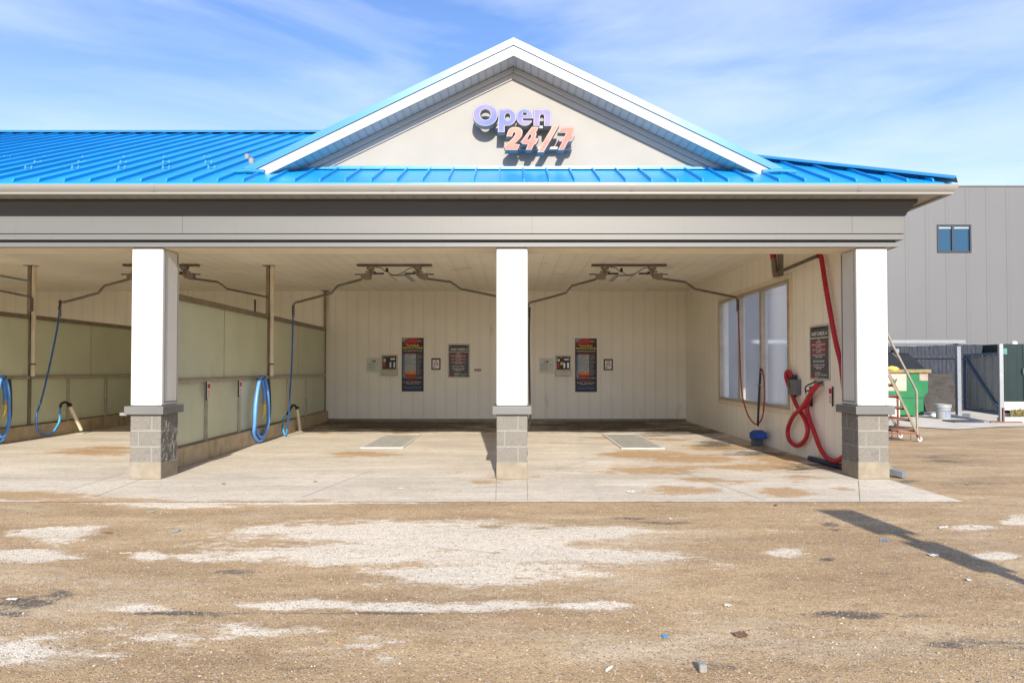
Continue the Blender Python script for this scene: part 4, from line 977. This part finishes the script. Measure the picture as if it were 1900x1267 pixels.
def meter(px0, px1, py0, py1, label, note):
    o, c, w, h, y = board('coin_meter', px0, px1, py0, py1, label, 'coin meter', 'coin meters on the back wall', M_frame, .06)
    X = lambda u: c.x + (u - .5) * w
    Z = lambda v: c.z + (.5 - v) * h
    def rect(m, x0, x1, a, b, d=.004): m.box(X(x0), X(x1), y - d, y - .0005, Z(b), Z(a))
    m = MB(); rect(m, .07, .93, .06, .70); m.build('control_panel', M_prk, o)
    m = MB(); rect(m, .0, 1, .74, 1.0, .03); m.build('coin_tray', M_frame, o, bev=.006)
    for q in ((.14, .26, .18, .28), (.52, .62, .36, .62), (.76, .86, .36, .62)): m = MB(); rect(m, *q, .007); m.build('coin_slot', M_steel, o)
    m = MB(); rect(m, .56, .85, .16, .24, .006); m.build('display', M_prw, o)
    for u in (.12, .28, .8): m = MB(); rect(m, u, u + .03, .09, .11, .006); m.build('indicator', M_prw, o)
    m = MB(); rect(m, .12, .26, .36, .60, .007); rect(m, .34, .46, .07, .14, .006); m.build('red_button', M_red, o)
    m = MB(); rect(m, .31, .49, .33, .47, .008) if note else rect(m, .14, .28, .29, .33, .008); m.build('paper_note', M_pry if note else M_prw, o)
def notice(px0, px1, py0, py1, label):
    o, c, w, h, y = board('framed_notice', px0, px1, py0, py1, label, 'notice', 'small framed triangle notices', M_prw, .014, M_prk, .035)
    m = MB(); s = w * .30; cz = c.z + h * .1; yy = y - .004
    m.add([(c.x + a * s, yy, cz + b * s) for a, b in [(-.9, -.6), (.9, -.6), (0, .95), (-.52, -.38), (.52, -.38), (0, .5)]], [(0, 1, 4, 3), (1, 2, 5, 4), (2, 0, 3, 5)]); m.box(c.x - w * .3, c.x + w * .3, yy - .0005, yy + .001, c.z + h * .36, c.z + h * .40); m.build('warning_triangle', M_red, o)
    m = MB(); q = [(c.x - w * .2 + w * .1 * math.cos(t_ * .4), yy, c.z - h * .26 + w * .1 * math.sin(t_ * .4)) for t_ in range(16)]; m.add(q, [tuple(range(16))])
    for i in range(3): m.box(c.x - w * .28, c.x + w * .28, yy - .0005, yy + .001, c.z - h * (.08 + .05 * i), c.z - h * (.07 + .05 * i))
    m.build('small_print', M_prg, o)
def whitesign(px0, px1, py0, py1, label):
    o, c, w, h, y = board('payment_notice', px0, px1, py0, py1, label, 'notice', 'white payment notices', mat('white_notice_face', (.62, .66, .60), .5, var=.04), .008)
    yy = y - .002
    m = MB(); put_text(m, '- -- --- --', c.x, c.z + h * .40, yy, h * .09, .02, w * .7)
    for i in range(9):
        z = c.z + h * (.10 - .055 * i); m.quad((c.x - w * .42, yy, z), (c.x + w * (.05 + .13 * ((i * 7) % 3) / 2), yy, z), (c.x + w * (.05 + .13 * ((i * 7) % 3) / 2), yy, z + h * .02), (c.x - w * .42, yy, z + h * .02))
    m.box(c.x - w * .15, c.x + w * .12, yy - .0005, yy + .001, c.z + h * .14, c.z + h * .18); m.box(c.x + w * .26, c.x + w * .31, yy - .0005, yy + .001, c.z - h * .02, c.z + h * .10); m.box(c.x - w * .18, c.x - w * .04, yy - .0005, yy + .001, c.z + h * .23, c.z + h * .30); m.build('black_print', M_prg, o)
    m = MB(); m.box(c.x - w * .03, c.x + w * .17, yy - .0005, yy + .001, c.z + h * .21, c.z + h * .31); m.build('red_print', M_red, o)
def rustsign(px0, px1, py0, py1, label):
    o, c, w, h, y = board('price_sign', px0, px1, py0, py1, label, 'sign', 'charcoal price signs', M_sgrey, .01, mat('pale_sign_frame', (.55, .53, .47), .5), .035)
    y1, y2 = y - .004, y - .006
    Z = lambda v: c.z + h * (.5 - v)
    m = MB(); put_text(m, 'RUST CHECK', c.x - w * .04, Z(.165), y2, h * .085, .03, w * .64)
    m.add([(c.x + w * a, y2, Z(b)) for a, b in [(.31, .16), (.335, .145), (.345, .175), (.40, .12), (.41, .13), (.35, .20)]], [(0, 1, 2, 5), (2, 3, 4, 5)])
    m.quad((c.x - w * .43, y1, Z(.245)), (c.x + w * .43, y1, Z(.245)), (c.x + w * .43, y1, Z(.23)), (c.x - w * .43, y1, Z(.23)))
    for v, s, ww in ((.275, 'CAR', .12), (.315, '$149.95', .24), (.36, 'MINIVAN & MEDIUM SUV', .66), (.40, '$159.95', .24), (.45, 'PICK UP & LARGE SUV', .64), (.49, '$179.95', .24), (.545, 'PRICES DO NOT INCLUDE TAX', .62), (.58, 'CASH OR CARD', .34), (.66, 'DID YOU KNOW?', .54), (.72, 'Rust inspection is provided', .58), (.755, 'every time you visit', .50), (.785, 'ASK US!', .26)):
        put_text(m, s, c.x - w * .02, Z(v), y2, h * (.036 if v != .66 else .048), .02, w * ww)
    for v, s, ww in ((.865, 'LOCATED AT', .28), (.90, 'BROADWAY, ORANGEVILLE', .58), (.945, '519 --- ----', .44)): put_text(m, s, c.x - w * .20, Z(v), y2, h * .034, .02, w * ww, left=True)
    m.build('white_lettering', M_prw, o)
    m = MB(); m.quad((c.x - w * .42, y1, Z(.21)), (c.x + w * .42, y1, Z(.21)), (c.x + w * .42, y1, Z(.12)), (c.x - w * .42, y1, Z(.12))) if False else None
    rb = mat('dull_red_print', (.34, .05, .06), .5)
    for v in (.315, .40, .49): m = MB(); m.quad((c.x - w * .36, y1, Z(v + .022)), (c.x + w * .33, y1, Z(v + .022)), (c.x + w * .33, y1, Z(v - .022)), (c.x - w * .36, y1, Z(v - .022))); m.build('red_band', rb, o)
    m = MB()
    q = [(c.x - w * .33 + w * .085 * math.cos(t_ * math.pi / 9), y1, Z(.905) + w * .085 * math.sin(t_ * math.pi / 9)) for t_ in range(18)]; q2 = [(c.x - w * .33 + w * .05 * math.cos(t_ * math.pi / 9), y1, Z(.905) + w * .05 * math.sin(t_ * math.pi / 9)) for t_ in range(18)]
    m.add(q + q2, [(i, (i + 1) % 18, 18 + (i + 1) % 18, 18 + i) for i in range(18)]); m.build('round_logo', rb, o)
    m = MB(); put_text(m, 'ORANGEVILLE', c.x, Z(.065), y2, h * .06, .02, w * .66); m.build('black_lettering', M_prk, o)
    return o
instr(746, 786, 627, 726, 'tall washing instructions poster between coin meter and price sign')
instr(1067, 1107.5, 628, 727, 'tall washing instructions poster in the rightmost bay')
meter(708.5, 738, 658.5, 696, 'coin meter without a yellow note, left bay back wall', False)
meter(1030.5, 1059, 659.5, 697, 'coin meter with a yellow note stuck on it', True)
notice(800.5, 817.5, 664.5, 686, 'black framed triangle notice beside the back-wall price sign')
notice(1120, 1137, 666, 687, 'black framed triangle notice in the rightmost bay')
whitesign(680, 706, 663, 691, 'white payment notice left of the back wall coin meter without a yellow note')
whitesign(1000.5, 1027, 664, 692, 'white payment notice left of the coin meter with a yellow note')
rs = rustsign(831, 872, 638, 701, 'charcoal rust check price sign on the back wall')
c_ = PX(1521.5, 654, XR - .002)
r2 = dup(rs, (XR - .002, c_.y, c_.z), 'charcoal rust check price sign on the side wall by the red hose', -math.pi / 2)
hw_ = (PX(1503, 654, XR).y - PX(1541, 654, XR).y); zz_ = PX(1541, 599, XR).z - PX(1541, 706, XR).z
a_, b_ = P(831, 638, YB), P(872, 701, YB); kx, kz = hw_ / (b_.x - a_.x), zz_ / (a_.z - b_.z)
r2.scale = (kx, 1, kz)
o, c, w, h, y = board('wall_label', 880, 893, 684, 689, 'tiny label right of the back wall price sign', 'label', None, mat('tan_label', (.40, .36, .27), .6), .006)
m = MB(); put_text(m, '= - = -', c.x, c.z, y - .002, h * .7, .02, w * .7); m.build('lettering', M_prk, o)

# ------------------------------------------------------------------ grey building behind
YG = 26.0
gb = thing('grey_building', (34, YG, 0), 'plain grey metal clad building behind the car wash on the right', 'building')
ztop = P(1800, 347, YG).z
wa, wb = P(1738, 417, YG), P(1802, 469, YG)
m = MB(); x0, x1 = 11.0, 60.0
m.box(x0, wa.x, YG, YG + 18, 0, ztop); m.box(wb.x, x1, YG, YG + 18, 0, ztop); m.box(wa.x, wb.x, YG, YG + 18, 0, wb.z); m.box(wa.x, wb.x, YG, YG + 18, wa.z, ztop); m.build('wall', M_bgw, gb)
m = MB(); m.box(x0 - .03, x1 + .03, YG - .03, YG + 18.03, ztop + .001, ztop + .06); m.build('parapet_cap', M_cap, gb)
m = MB(); f = .07; yq = YG - .03
m.box(wa.x, wb.x, yq, YG + .1, wb.z, wb.z + f); m.box(wa.x, wb.x, yq, YG + .1, wa.z - f, wa.z); m.box(wa.x, wa.x + f, yq, YG + .1, wb.z + f, wa.z - f); m.box(wb.x - f, wb.x, yq, YG + .1, wb.z + f, wa.z - f)
xm = wa.x + (wb.x - wa.x) * .46; m.box(xm - .05, xm + .05, yq, YG + .1, wb.z + f, wa.z - f); wo = m.build('window', M_bgfr, gb)
for (xa, xb_) in ((wa.x + f, xm - .05), (xm + .05, wb.x - f)):
    m = MB(); m.box(xa, xb_, YG + .03, YG + .04, wb.z + f, wa.z - f); m.build('pane', M_bgglass, wo)
    m = MB(); m.box(xa, xb_, YG + .018, YG + .028, wa.z - f - .10, wa.z - f); m.build('blind', mat('pale_blind', (.25, .31, .34), .6), wo)

# ------------------------------------------------------------------ yard on the right
pad = MB(); pad.add([(*G(1650, 790)[:2], .012), (*G(1775, 797)[:2], .012), (*G(1860, 792)[:2], .012), (22, 17.2, .012), (22, 22, .012), (7.0, 22, .012), (7.0, 16, .012)], [tuple(range(7))])
pd = pad.build('concrete_pad', M_conc); setkind(pd, 'structure')
kb = MB(); ka = P(1862, 786, 16.6); kb.box(13.35, 30, 16.75, 16.95, .013, .15); ko = kb.build('kerb', M_kerb, bev=.02); setkind(ko, 'structure')
gr = MB()
rr = random.Random(11)
gr.quad((13.75, 16.96, .10), (34, 16.96, .10), (34, 25.9, .10), (20.9, 25.9, .10))
for i in range(2600):
    y = 16.97 + rr.random() * 3.4; x = .812 * y + rr.random() * 5; hh = .03 + rr.random() * .06; an = rr.random() * 3.14; dx, dy = .02 * math.cos(an), .02 * math.sin(an)
    gr.add([(x - dx, y - dy, .10), (x + dx, y + dy, .10), (x + rr.uniform(-.04, .04), y + rr.uniform(-.04, .04), .10 + hh)], [(0, 1, 2)])
go = gr.build('grass', M_grass); tag(go, 'strip of short dry grass behind the kerb', 'grass', None, 'stuff')
# fence
YFN = 21.2
fn = thing('wooden_fence', (14.5, YFN, 0), 'weathered dark board fence behind the dumpster', 'fence')
p0, p1 = P(1650, 640, YFN), P(1853, 640, YFN)
m = MB(); xa = 9.5; nb = 0; x = xa
while x < p1.x:
    hb = p1.z - .02 + .03 * math.sin(x * 1.3) + rr.uniform(-.012, .012); m.box(x, x + .138, YFN + rr.uniform(0, .01), YFN + .03, .05, hb); x += .145
m.build('boards', M_wood, fn)
m = MB(); m.box(xa, p1.x, YFN - .05, YFN - .001, P(1700, 662, YFN).z - .05, P(1700, 662, YFN).z + .05); m.box(xa, p1.x, YFN - .05, YFN - .001, .35, .45); m.build('rail', M_wood, fn)
m = MB(); a = P(1665, 655, YFN - .2); m.box(a.x - .07, a.x + .07, YFN - .2, YFN - .06, 0, a.z + .15); m.box(p1.x - .05, p1.x + .05, YFN - .16, YFN - .06, 0, 2.2); m.build('post', M_galv, fn, bev=.01)
# enclosure header and posts
YP = 19.1
eh = thing('enclosure_frame', P(1786, 700, YP) * 1, 'galvanised post and overhead bar at the enclosure opening', 'frame')
eh.location.z = 0
a, b = P(1640, 634, YP), P(1792, 634, YP)
m = MB(); m.box(7.5, b.x, YP, YP + .12, a.z - .055, a.z + .055); m.build('overhead_bar', M_galv, eh, bev=.008)
px_ = P(1786, 700, YP).x; m = MB(); m.box(px_ - .06, px_ + .06, YP + .13, YP + .25, 0, a.z + .0); m.box(px_ - .12, px_ + .16, YP + .0, YP + .26, a.z - .075, a.z - .056); m.build('post', M_galv, eh, bev=.01)
# gate, swung open towards the viewer
ga, gb_ = Vector((P(1789, 700, 18.9).x, 18.9, 0)), Vector((P(1857, 700, 16.7).x, 16.7, 0))
gt = thing('wooden_gate', (gb_.x, gb_.y, 0), 'grey board gate with steel frame and diagonal brace, swung open', 'gate')
dv = (gb_ - ga); Lg = dv.length; dn = dv.normalized(); nn = Vector((dn.y, -dn.x, 0))
if nn.y > 0: nn = -nn
zt, zbm = 1.88, .24
U = Vector((0, 0, 1))
m = MB(); m.bar(ga + U * zt, gb_ + U * zt, .06, .07); m.bar(ga + U * zbm, gb_ + U * zbm, .06, .08); m.bar(ga + U * (zbm + .04) + dn * .035, ga + U * (zt - .035) + dn * .035, .07, .06, nn)
m.bar(ga + U * (zt - .06) + nn * .0 + dn * .07, gb_ + U * (zbm + .1) - dn * .10, .05, .07); m.build('gate_frame', mat('blue_grey_steel', (0.09, 0.125, 0.18), .5, metal=.3, var=.1), gt)
m = MB(); n_ = 16
for i in range(n_):
    q0 = ga + dn * (.07 + (Lg - .2) * i / n_) + nn * .05; q1 = ga + dn * (.07 + (Lg - .2) * (i + .93) / n_) + nn * .05
    m.bar((q0 + q1) / 2 + U * (zbm + .05), (q0 + q1) / 2 + U * (zt - .04 + rr.uniform(-.01, .01)), (q1 - q0).length, .02, nn)
m.build('gate_boards', M_woodg, gt)
m = MB(); m.bar(gb_ + U * .02, gb_ + U * 2.14, .10, .10, nn); m.build('gate_post', M_galv, gt, bev=.01)
m = MB(); m.box(gb_.x - .02, gb_.x + .02, gb_.y - .09, gb_.y - .06, .0, .42); m.bar(gb_ + Vector((-.35, -.06, .03)), gb_ + Vector((.5, -.06, .03)), .05, .04); m.build('drop_bolt', M_rust, gt)
# dumpster
YD = 18.6
dr = P(1722, 690, YD); dl = dr.x - 1.95
dm = thing('dumpster', (dl + .97, YD + .75, .012), 'green steel dumpster with rusty rim and open black lid', 'dumpster')
zt = P(1700, 692, YD).z
m = MB(); zn = P(1700, 728, YD).z; xi = P(1714, 740, YD).x; zk = P(1700, 737, YD).z
m.prism([(dl, YD, .06), (xi, YD, .06), (xi, YD, zk), (dr.x, YD, zn), (dr.x, YD, zt), (dl, YD, zt)], (0, 1.5, 0)); m.build('body', M_dump, dm, bev=.012)
m = MB(); m.box(dl, xi + .012, YD - .02, YD - .001, zk - .02, zk + .012); m.build('weld_rib', mat('dark_green_rib', (.012, .12, .05), .5), dm)
m = MB(); m.box(dl - .05, dr.x + .06, YD - .06, YD + .02, zt, zt + .11); m.box(dr.x - .02, dr.x + .06, YD + .02, YD + 1.55, zt, zt + .11); m.box(dl - .05, dr.x - .02, YD + 1.48, YD + 1.55, zt, zt + .11); m.build('rim', M_dumpr, dm, bev=.012)
m = MB(); hz = zt + .12; l0 = P(1663, 662, YD + 1.5)
m.prism([(dl, YD + 1.50, hz), (dr.x - .1, YD + .2, hz), (dr.x - .1, YD + .2, hz + .03), (dl, YD + 1.50, hz + .03)], (0, 0, .01)) if False else None
m.add([(dl, YD + .05, hz), (dr.x, YD + .1, hz), (dr.x, YD + 1.5, hz), (dl, YD + 1.5, hz), (dl, YD + 1.2, hz + .62), (l0.x + .2, YD + 1.2, hz + .50)], [(0, 1, 5, 4), (1, 2, 5), (2, 3, 4, 5), (0, 4, 3)]); m.build('lid', M_blk, dm)
m = MB(); m.tube([P(1665, 664, YD + .2), P(1655, 655, YD + .2)], .03, 8); a, b = P(1652, 686, YD - .03), P(1663, 688, YD - .03)
m.build('lid_rod', M_arm, dm)
m = MB(); a, b = P(1640, 693, YD), P(1682, 725, YD); m.quad((a.x, YD - .003, b.z), (b.x, YD - .003, b.z), (b.x, YD - .003, a.z), (a.x, YD - .003, a.z)); m.build('white_label', mat('faded_white_sticker', (.38, .36, .30), .6, dirt=((.45, .22, .06), .36, 4.0)), dm)
m = MB(); a = P(1657, 706, YD); put_text(m, 'Recycl', a.x - .42, a.z, YD - .006, .34, .03, None); 
m2 = MB(); put_text(m2, 'y', a.x + .05, a.z, YD - .006, .30, .04); m2.build('label_lettering', M_dump, dm)
m = MB(); a, b = P(1706, 692, YD), P(1723, 706, YD); m.quad((a.x, YD - .003, b.z), (b.x - .02, YD - .003, b.z), (b.x - .02, YD - .003, a.z), (a.x, YD - .003, a.z)); m.build('worn_sticker', mat('worn_sticker', (.32, .30, .26), .6, dirt=((.40, .12, .07), .55, 7)), dm)
m = MB(); m.lathe([(.02, -.02), (.16, .0), (.20, .06), (.13, .12), (.01, .15)], P(1655, 688, YD + .1), 12); m.build('yellow_bag', M_yel, dm, smooth=True)
# bucket
c = G(1750, 777, .012); s_ = c.y / FPX
bk = thing('bucket', c, 'white plastic bucket with a blue-grey label beside the dumpster', 'bucket')
m = MB(); m.lathe([(.001, 0), (.165, 0), (.172, .02), (.19, .30), (.195, .33), (.21, .335), (.21, .36), (.205, .41), (.212, .415), (.212, .43), (.196, .43), (.165, .03), (.001, .02)], c, 28); m.build('body', M_pail, bk, smooth=True)
m = MB(); ns = 10
vs = [(c.x + .1895 * math.cos(t), c.y + .1895 * math.sin(t), z) for z in (.06, .22) for t in [R(-105 + 80 * i / ns) for i in range(ns + 1)]]
vs = [((x - c.x) * (1 if k > ns else .97) + c.x, (y - c.y) * (1 if k > ns else .97) + c.y, z + c.z) for k, (x, y, z) in enumerate(vs)]
m.add(vs, [(i, i + 1, ns + 2 + i, ns + 1 + i) for i in range(ns)]); m.build('label', mat('bluegrey_label', (.20, .24, .36), .5), bk)
m = MB(); m.tube([c + Vector((-.2, 0, .36)), c + Vector((-.16, -.17, .29)), c + Vector((0, -.24, .26)), c + Vector((.16, -.17, .29)), c + Vector((.2, 0, .36))], .005, 6, 5); m.build('bail_handle', M_steel, bk)
# plywood
a = P(1722, 696, 20.6); pw = thing('plywood_sheet', (14.9, 20.9, 0), 'old dark plywood sheet leaning on the fence behind the bucket', 'board')
x0, x1 = P(1712, 700, 20.8).x, P(1778, 700, 20.8).x; z1 = P(1740, 694, 20.8).z
m = MB(); m.prism([(x0, 20.7, .02), (x1 - .12, 20.7, .02), (x1 + .05, 21.12, z1), (x0, 21.12, z1)], (0, .02, .0)); m.build('sheet', M_ply, pw)
m = MB()
for (px, py) in ((1741, 724), (1770, 719), (1770, 736), (1742, 737)):
    q = P(px, py, 20.9); t = (q.z) / z1; m.lathe([(.001, .0), (.03, .0)], (q.x, 0, 0), 8) if False else m.box(q.x - .03, q.x + .03, 20.7 + .42 * t - .012, 20.7 + .42 * t - .004, q.z - .03, q.z + .03)
m.build('knot', M_blk, pw)
# small bits by the gate
c = G(1795, 783, .012); o = thing('floor_mat', c, 'dark rubber mat lying on the ground beneath the gate', 'mat')
m = MB(); m.box(c.x - .45, c.x + .35, c.y - .15, c.y + .35, .013, .05); m.build('mat', M_navy, o, bev=.01)
c = G(1793, 776, .012); o = tag(MB().box(c.x - .08, c.x + .08, c.y - .06, c.y + .06, .05, .15).build('block', M_prw, bev=.01), 'small white block beside the dark mat', 'block')
c = G(1733, 773, .012); o = tag(MB().lathe([(.001, 0), (.10, .01), (.11, .05), (.05, .10), (.001, .11)], c, 12).build('plastic_bag', M_prw, smooth=True), 'small white crumpled bag between dumpster and bucket', 'bag')
# cabinet
yc = 20.3; a, b = P(1863, 638, yc), P(1900, 745, yc)
cb = thing('utility_cabinet', (a.x + .9, yc + .6, b.z), 'dark green steel cabinet on a concrete base at the right edge', 'cabinet')
m = MB(); m.box(a.x, a.x + 2.4, yc, yc + 1.2, b.z, a.z); m.build('body', M_dgrn, cb, bev=.015)
m = MB(); m.box(a.x + .62, a.x + .67, yc - .03, yc - .001, b.z + .05, a.z - .05); m.tube([(a.x + .58, yc - .05, b.z + .9), (a.x + .58, yc - .05, b.z + 1.1)], .02, 8); m.build('door_bar', mat('dark_teal', (.04, .10, .10), .5), cb)
m = MB(); m.box(a.x - .1, a.x + 2.5, yc - .1, yc + 1.3, .10, b.z - .002); m.build('concrete_base', M_kerb, cb, bev=.01)
m = MB(); m.box(a.x - .1, a.x + .05, yc - .06, yc - .002, a.z - .35, a.z - .15); m.build('conduit_box', mat('teal_box', (.08, .22, .19), .5), cb)
m = MB(); m.lathe([(.001, .10), (.07, .08), (.09, .0)], (a.x + .42, yc + .1, a.z), 12); m.build('vent_cap', M_prw, cb, smooth=True)
# rolling ladder
YL = 12.5
def lp(px, py, dy=0): q = P(px, py, YL); q.y += dy; return q
rl = thing('rolling_ladder', (7.6, YL + .3, 0), 'rusty red rolling warehouse ladder with handrail and caster wheels', 'ladder')
dY = .62
for k, dy in enumerate((0, dY)):
    m = MB(); m.tube([lp(1590, 575, dy), lp(1640, 610, dy), lp(1654, 636, dy), lp(1695, 715, dy), lp(1700.5, 729, dy), lp(1701, 745, dy), lp(1702, 806, dy)], .022, 10, 3); m.build('handrail', mat('bare_steel_tube', (.36, .33, .27), .4, metal=.5, var=.15, scale=8, dirt=((.28, .12, .06), .3, 6)) if k == 0 else M_rust, rl, smooth=True)
    m = MB(); m.bar(lp(1600, 595, dy), lp(1700, 800, dy), .02, .045); m.build('stringer', M_darkfr, rl)
    m = MB(); m.bar(lp(1560, 804, dy), lp(1702, 804, dy), .035, .035); m.bar(lp(1690, 804, dy), lp(1690, 818, dy), .012, .012); m.build('base_rail', M_rust, rl)
    m = MB(); c = lp(1706, 817, dy); c.z = .052
    m.tube([c + Vector((0, -.018, 0)), c + Vector((0, .018, 0))], .05, 18); w_ = m.build('caster_wheel', mat('grey_caster', (.42, .42, .43), .5), rl, smooth=True)
    m = MB(); m.prism([(c.x - .06, c.y - .024, c.z + .09), (c.x - .01, c.y - .024, c.z + .10), (c.x + .012, c.y - .024, c.z - .01), (c.x - .012, c.y - .024, c.z - .01)], (0, .048, 0)); m.build('caster_fork', M_rust, w_)
for (px0, px1, py) in ((1655, 1701, 797), (1645, 1690, 777.5), (1634, 1679.5, 756), (1625, 1670, 734.5), (1614, 1660, 713), (1604, 1650, 692), (1594, 1640, 670)):
    a, b = lp(px0, py), lp(px1, py); m = MB(); m.box(a.x, b.x, YL + .012, YL + dY - .012, a.z - .012, a.z + .012); m.box(b.x - .025, b.x, YL + .012, YL + dY - .012, a.z - .05, a.z - .0125); m.build('step', M_rust, rl)
m = MB(); a = lp(1590, 660); m.bar(a + Vector((0, 0, 0)), Vector((a.x, YL, .06)), .03, .03); m.bar(a + Vector((0, dY, 0)), Vector((a.x, YL + dY, .06)), .03, .03); m.build('rear_leg', M_rust, rl)
# kerb block seen through the ladder
c = G(1661, 790, .012); o = thing('metal_trough', c, 'short grey trough on the ground behind the rolling ladder', 'trough'); m = MB(); m.box(c.x - .9, c.x + .12, c.y, c.y + .3, .014, .14); m.build('trough', M_galv, o, bev=.01)
c = G(1655, 776, .012); o = thing('pallet_box', c, 'pale box standing behind the ladder near the dumpster', 'box'); m = MB(); m.box(c.x - .7, c.x + .12, c.y - .2, c.y + .3, .014, .62); m.build('box', M_kerb, o, bev=.02)

# ------------------------------------------------------------------ post sign right of the viewer: only its shadow is in the photo
sp = thing('sign_post', (3.93, .6, 0), 'steel post with two small sign plates, casting the long shadow at right', 'sign post')
m = MB(); m.tube([(3.93, .6, 0), (3.93, .6, 2.56)], .055, 14); m.build('post', M_galv, sp, smooth=True)
m = MB(); m.box(3.93 - .19, 3.93 + .19, .535, .55, 2.54, 3.02); m.build('upper_plate', M_prw, sp)
m = MB(); m.box(3.93 - .15, 3.93 + .15, .535, .55, 2.02, 2.42); m.build('lower_plate', M_prw, sp)

# ------------------------------------------------------------------ gravel and litter
def gravel():
    r = np.random.RandomState(21); n = 15000
    Y = 2.6 + (7.0 - 2.6) * r.rand(n) ** 1.25; X = (r.rand(n) * 2 - 1) * (Y * .86 + .4)
    s = .0022 + .0065 * r.rand(n) ** 3.5
    base = np.array([(1, 0, 0), (0, 1, 0), (-1, 0, 0), (0, -1, 0), (0, 0, .7), (0, 0, -.5)])
    fc = [(0, 1, 4), (1, 2, 4), (2, 3, 4), (3, 0, 4), (1, 0, 5), (2, 1, 5), (3, 2, 5), (0, 3, 5)]
    V = []; F = []; MI = []
    for i in range(n):
        jit = 1 + (r.rand(6, 3) - .5) * .7; a = r.rand() * 6.28; ca, sa = math.cos(a), math.sin(a)
        b = base * jit * s[i]; x = b[:, 0] * ca - b[:, 1] * sa; y = b[:, 0] * sa + b[:, 1] * ca
        o_ = len(V); V += list(zip(X[i] + x, Y[i] + y, -.006 + s[i] * .25 + b[:, 2])); F += [tuple(o_ + k for k in f) for f in fc]; MI += [i % 3 if i % 5 else 3] * 8
    me = bpy.data.meshes.new('gravel'); me.from_pydata([tuple(map(float, v)) for v in V], [], F)
    for nm, c in (('tan_pebble', (.36, .27, .18)), ('grey_pebble', (.24, .21, .18)), ('brown_pebble', (.22, .14, .085)), ('white_pebble', (.44, .385, .31))): me.materials.append(mat(nm, c, .9, var=.25, scale=20))
    me.polygons.foreach_set('material_index', MI)
    o = bpy.data.objects.new('gravel', me); COL.objects.link(o); tag(o, 'loose small stones scattered over the sandy forecourt', 'gravel', None, 'stuff')
gravel()
def scrap(px, py, L, w, ang, m, label, name='litter_scrap', cat='litter', h=.012, slab_z=-.004):
    L *= .58; w *= .6
    c = G(px, py, slab_z); r = random.Random(px * 7 + py); mb = MB(); n = 7
    dx, dy = math.cos(ang), math.sin(ang); top = []; bot = []
    for i in range(n + 1):
        u = (i / n - .5) * L; ww = w * (.5 + .5 * math.sin(math.pi * (i + .6) / (n + 1.2))) * r.uniform(.75, 1.1); z = c.z + h * r.uniform(.2, 1)
        off = r.uniform(-.08, .08) * w
        top.append((c.x + dx * u - dy * (ww / 2 + off), c.y + dy * u + dx * (ww / 2 + off), z + .004)); bot.append((c.x + dx * u - dy * (-ww / 2 + off), c.y + dy * u + dx * (-ww / 2 + off), z * .6 + c.z * .4 + .005))
    vs = top + bot + [(x, y, z - .004) for x, y, z in top] + [(x, y, z - .004) for x, y, z in bot]; k = n + 1
    fs = []
    for i in range(n): fs += [(i, i + 1, k + i + 1, k + i), (2 * k + i, 3 * k + i, 3 * k + i + 1, 2 * k + i + 1), (i, 2 * k + i, 2 * k + i + 1, i + 1), (k + i, k + i + 1, 3 * k + i + 1, 3 * k + i)]
    mb.add(vs, fs); return tag(mb.build(name, m), label, cat)
M_lw = mat('litter_white', (.52, .51, .47), .7); M_lg = mat('litter_grey', (.30, .32, .34), .7); M_lb = mat('litter_blue', (.06, .22, .50), .6); M_lk = mat('dead_leaf', (.14, .085, .05), .9, var=.3, scale=30); M_ltan = mat('cardboard', (.50, .40, .27), .8)
for a in ((234, 1027, .16, .035, .25, M_ltan, 'thin tan wood sliver lying left of the two small pale patches'), (200, 989, .15, .03, -.15, M_lk, 'dark twig on the pale patch at left', 'twig', 'twig'),
          (325, 986, .12, .09, .3, M_lg, 'crumpled grey scrap, nearer of two at left'), (280, 950, .12, .06, .5, M_lg, 'flat grey scrap just below the apron edge at left'),
          (22, 1113, .13, .035, -.1, M_lw, 'white plastic strip on the dark cracked patch at the left edge'), (1130, 1243, .11, .022, .8, M_lw, 'curled white strip near the bottom centre'),
          (1375, 1180, .13, .09, .2, M_lk, 'clump of brown dead leaves at lower right', 'leaf_clump', 'leaves', .022), (1732, 1031, .14, .07, .1, M_lw, 'white paper scrap lying inside the pole shadow'),
          (1641, 1003, .11, .05, -.5, M_lb, 'blue wrapper on the edge of the pole shadow'), (1750, 979, .22, .05, .4, M_lw, 'long white strip right of the pole shadow'), (1812, 977, .15, .05, -.2, M_lw, 'white scrap farthest right of the pole shadow'),
          (745, 907, .12, .07, .1, M_lw, 'white scrap on the concrete left of the centre pillar', 'litter_scrap', 'litter', .02, .0), (1170, 914, .15, .05, .1, M_lw, 'white scrap on the concrete right of the centre pillar', 'litter_scrap', 'litter', .03, .0),
          (1244, 963, .06, .06, .1, M_lw, 'small pale scrap below the apron right of centre'), (1797, 1077, .06, .05, .1, M_lw, 'tiny pale scrap beneath the pole shadow'), (1350, 1124, .07, .05, .3, M_lw, 'small white scrap left of the dark asphalt crack at right'),
          (1234, 1182, .05, .05, .3, M_lb, 'tiny light blue scrap at the lower centre right'), (1440, 938, .08, .05, .6, M_lk, 'dark leaf just below the apron at right', 'leaf', 'leaf'), (585, 894, .09, .05, .2, M_lk, 'leaf on the concrete left of the other leaf pair', 'leaf', 'leaf', .012, .0),
          (415, 898, .09, .05, .2, M_lk, 'dark leaf on the concrete right of the left pillar', 'leaf', 'leaf', .012, .0)):
    scrap(*a)
c = G(1303, 1246, -.006); tag(MB().box(c.x - .02, c.x + .02, c.y - .024, c.y + .024, -.004, .04).build('stone_block', mat('grey_stone', (.26, .25, .23), .9, var=.2, scale=30), bev=.010), 'small squared grey stone near the bottom right', 'stone')
r_ = random.Random(4)
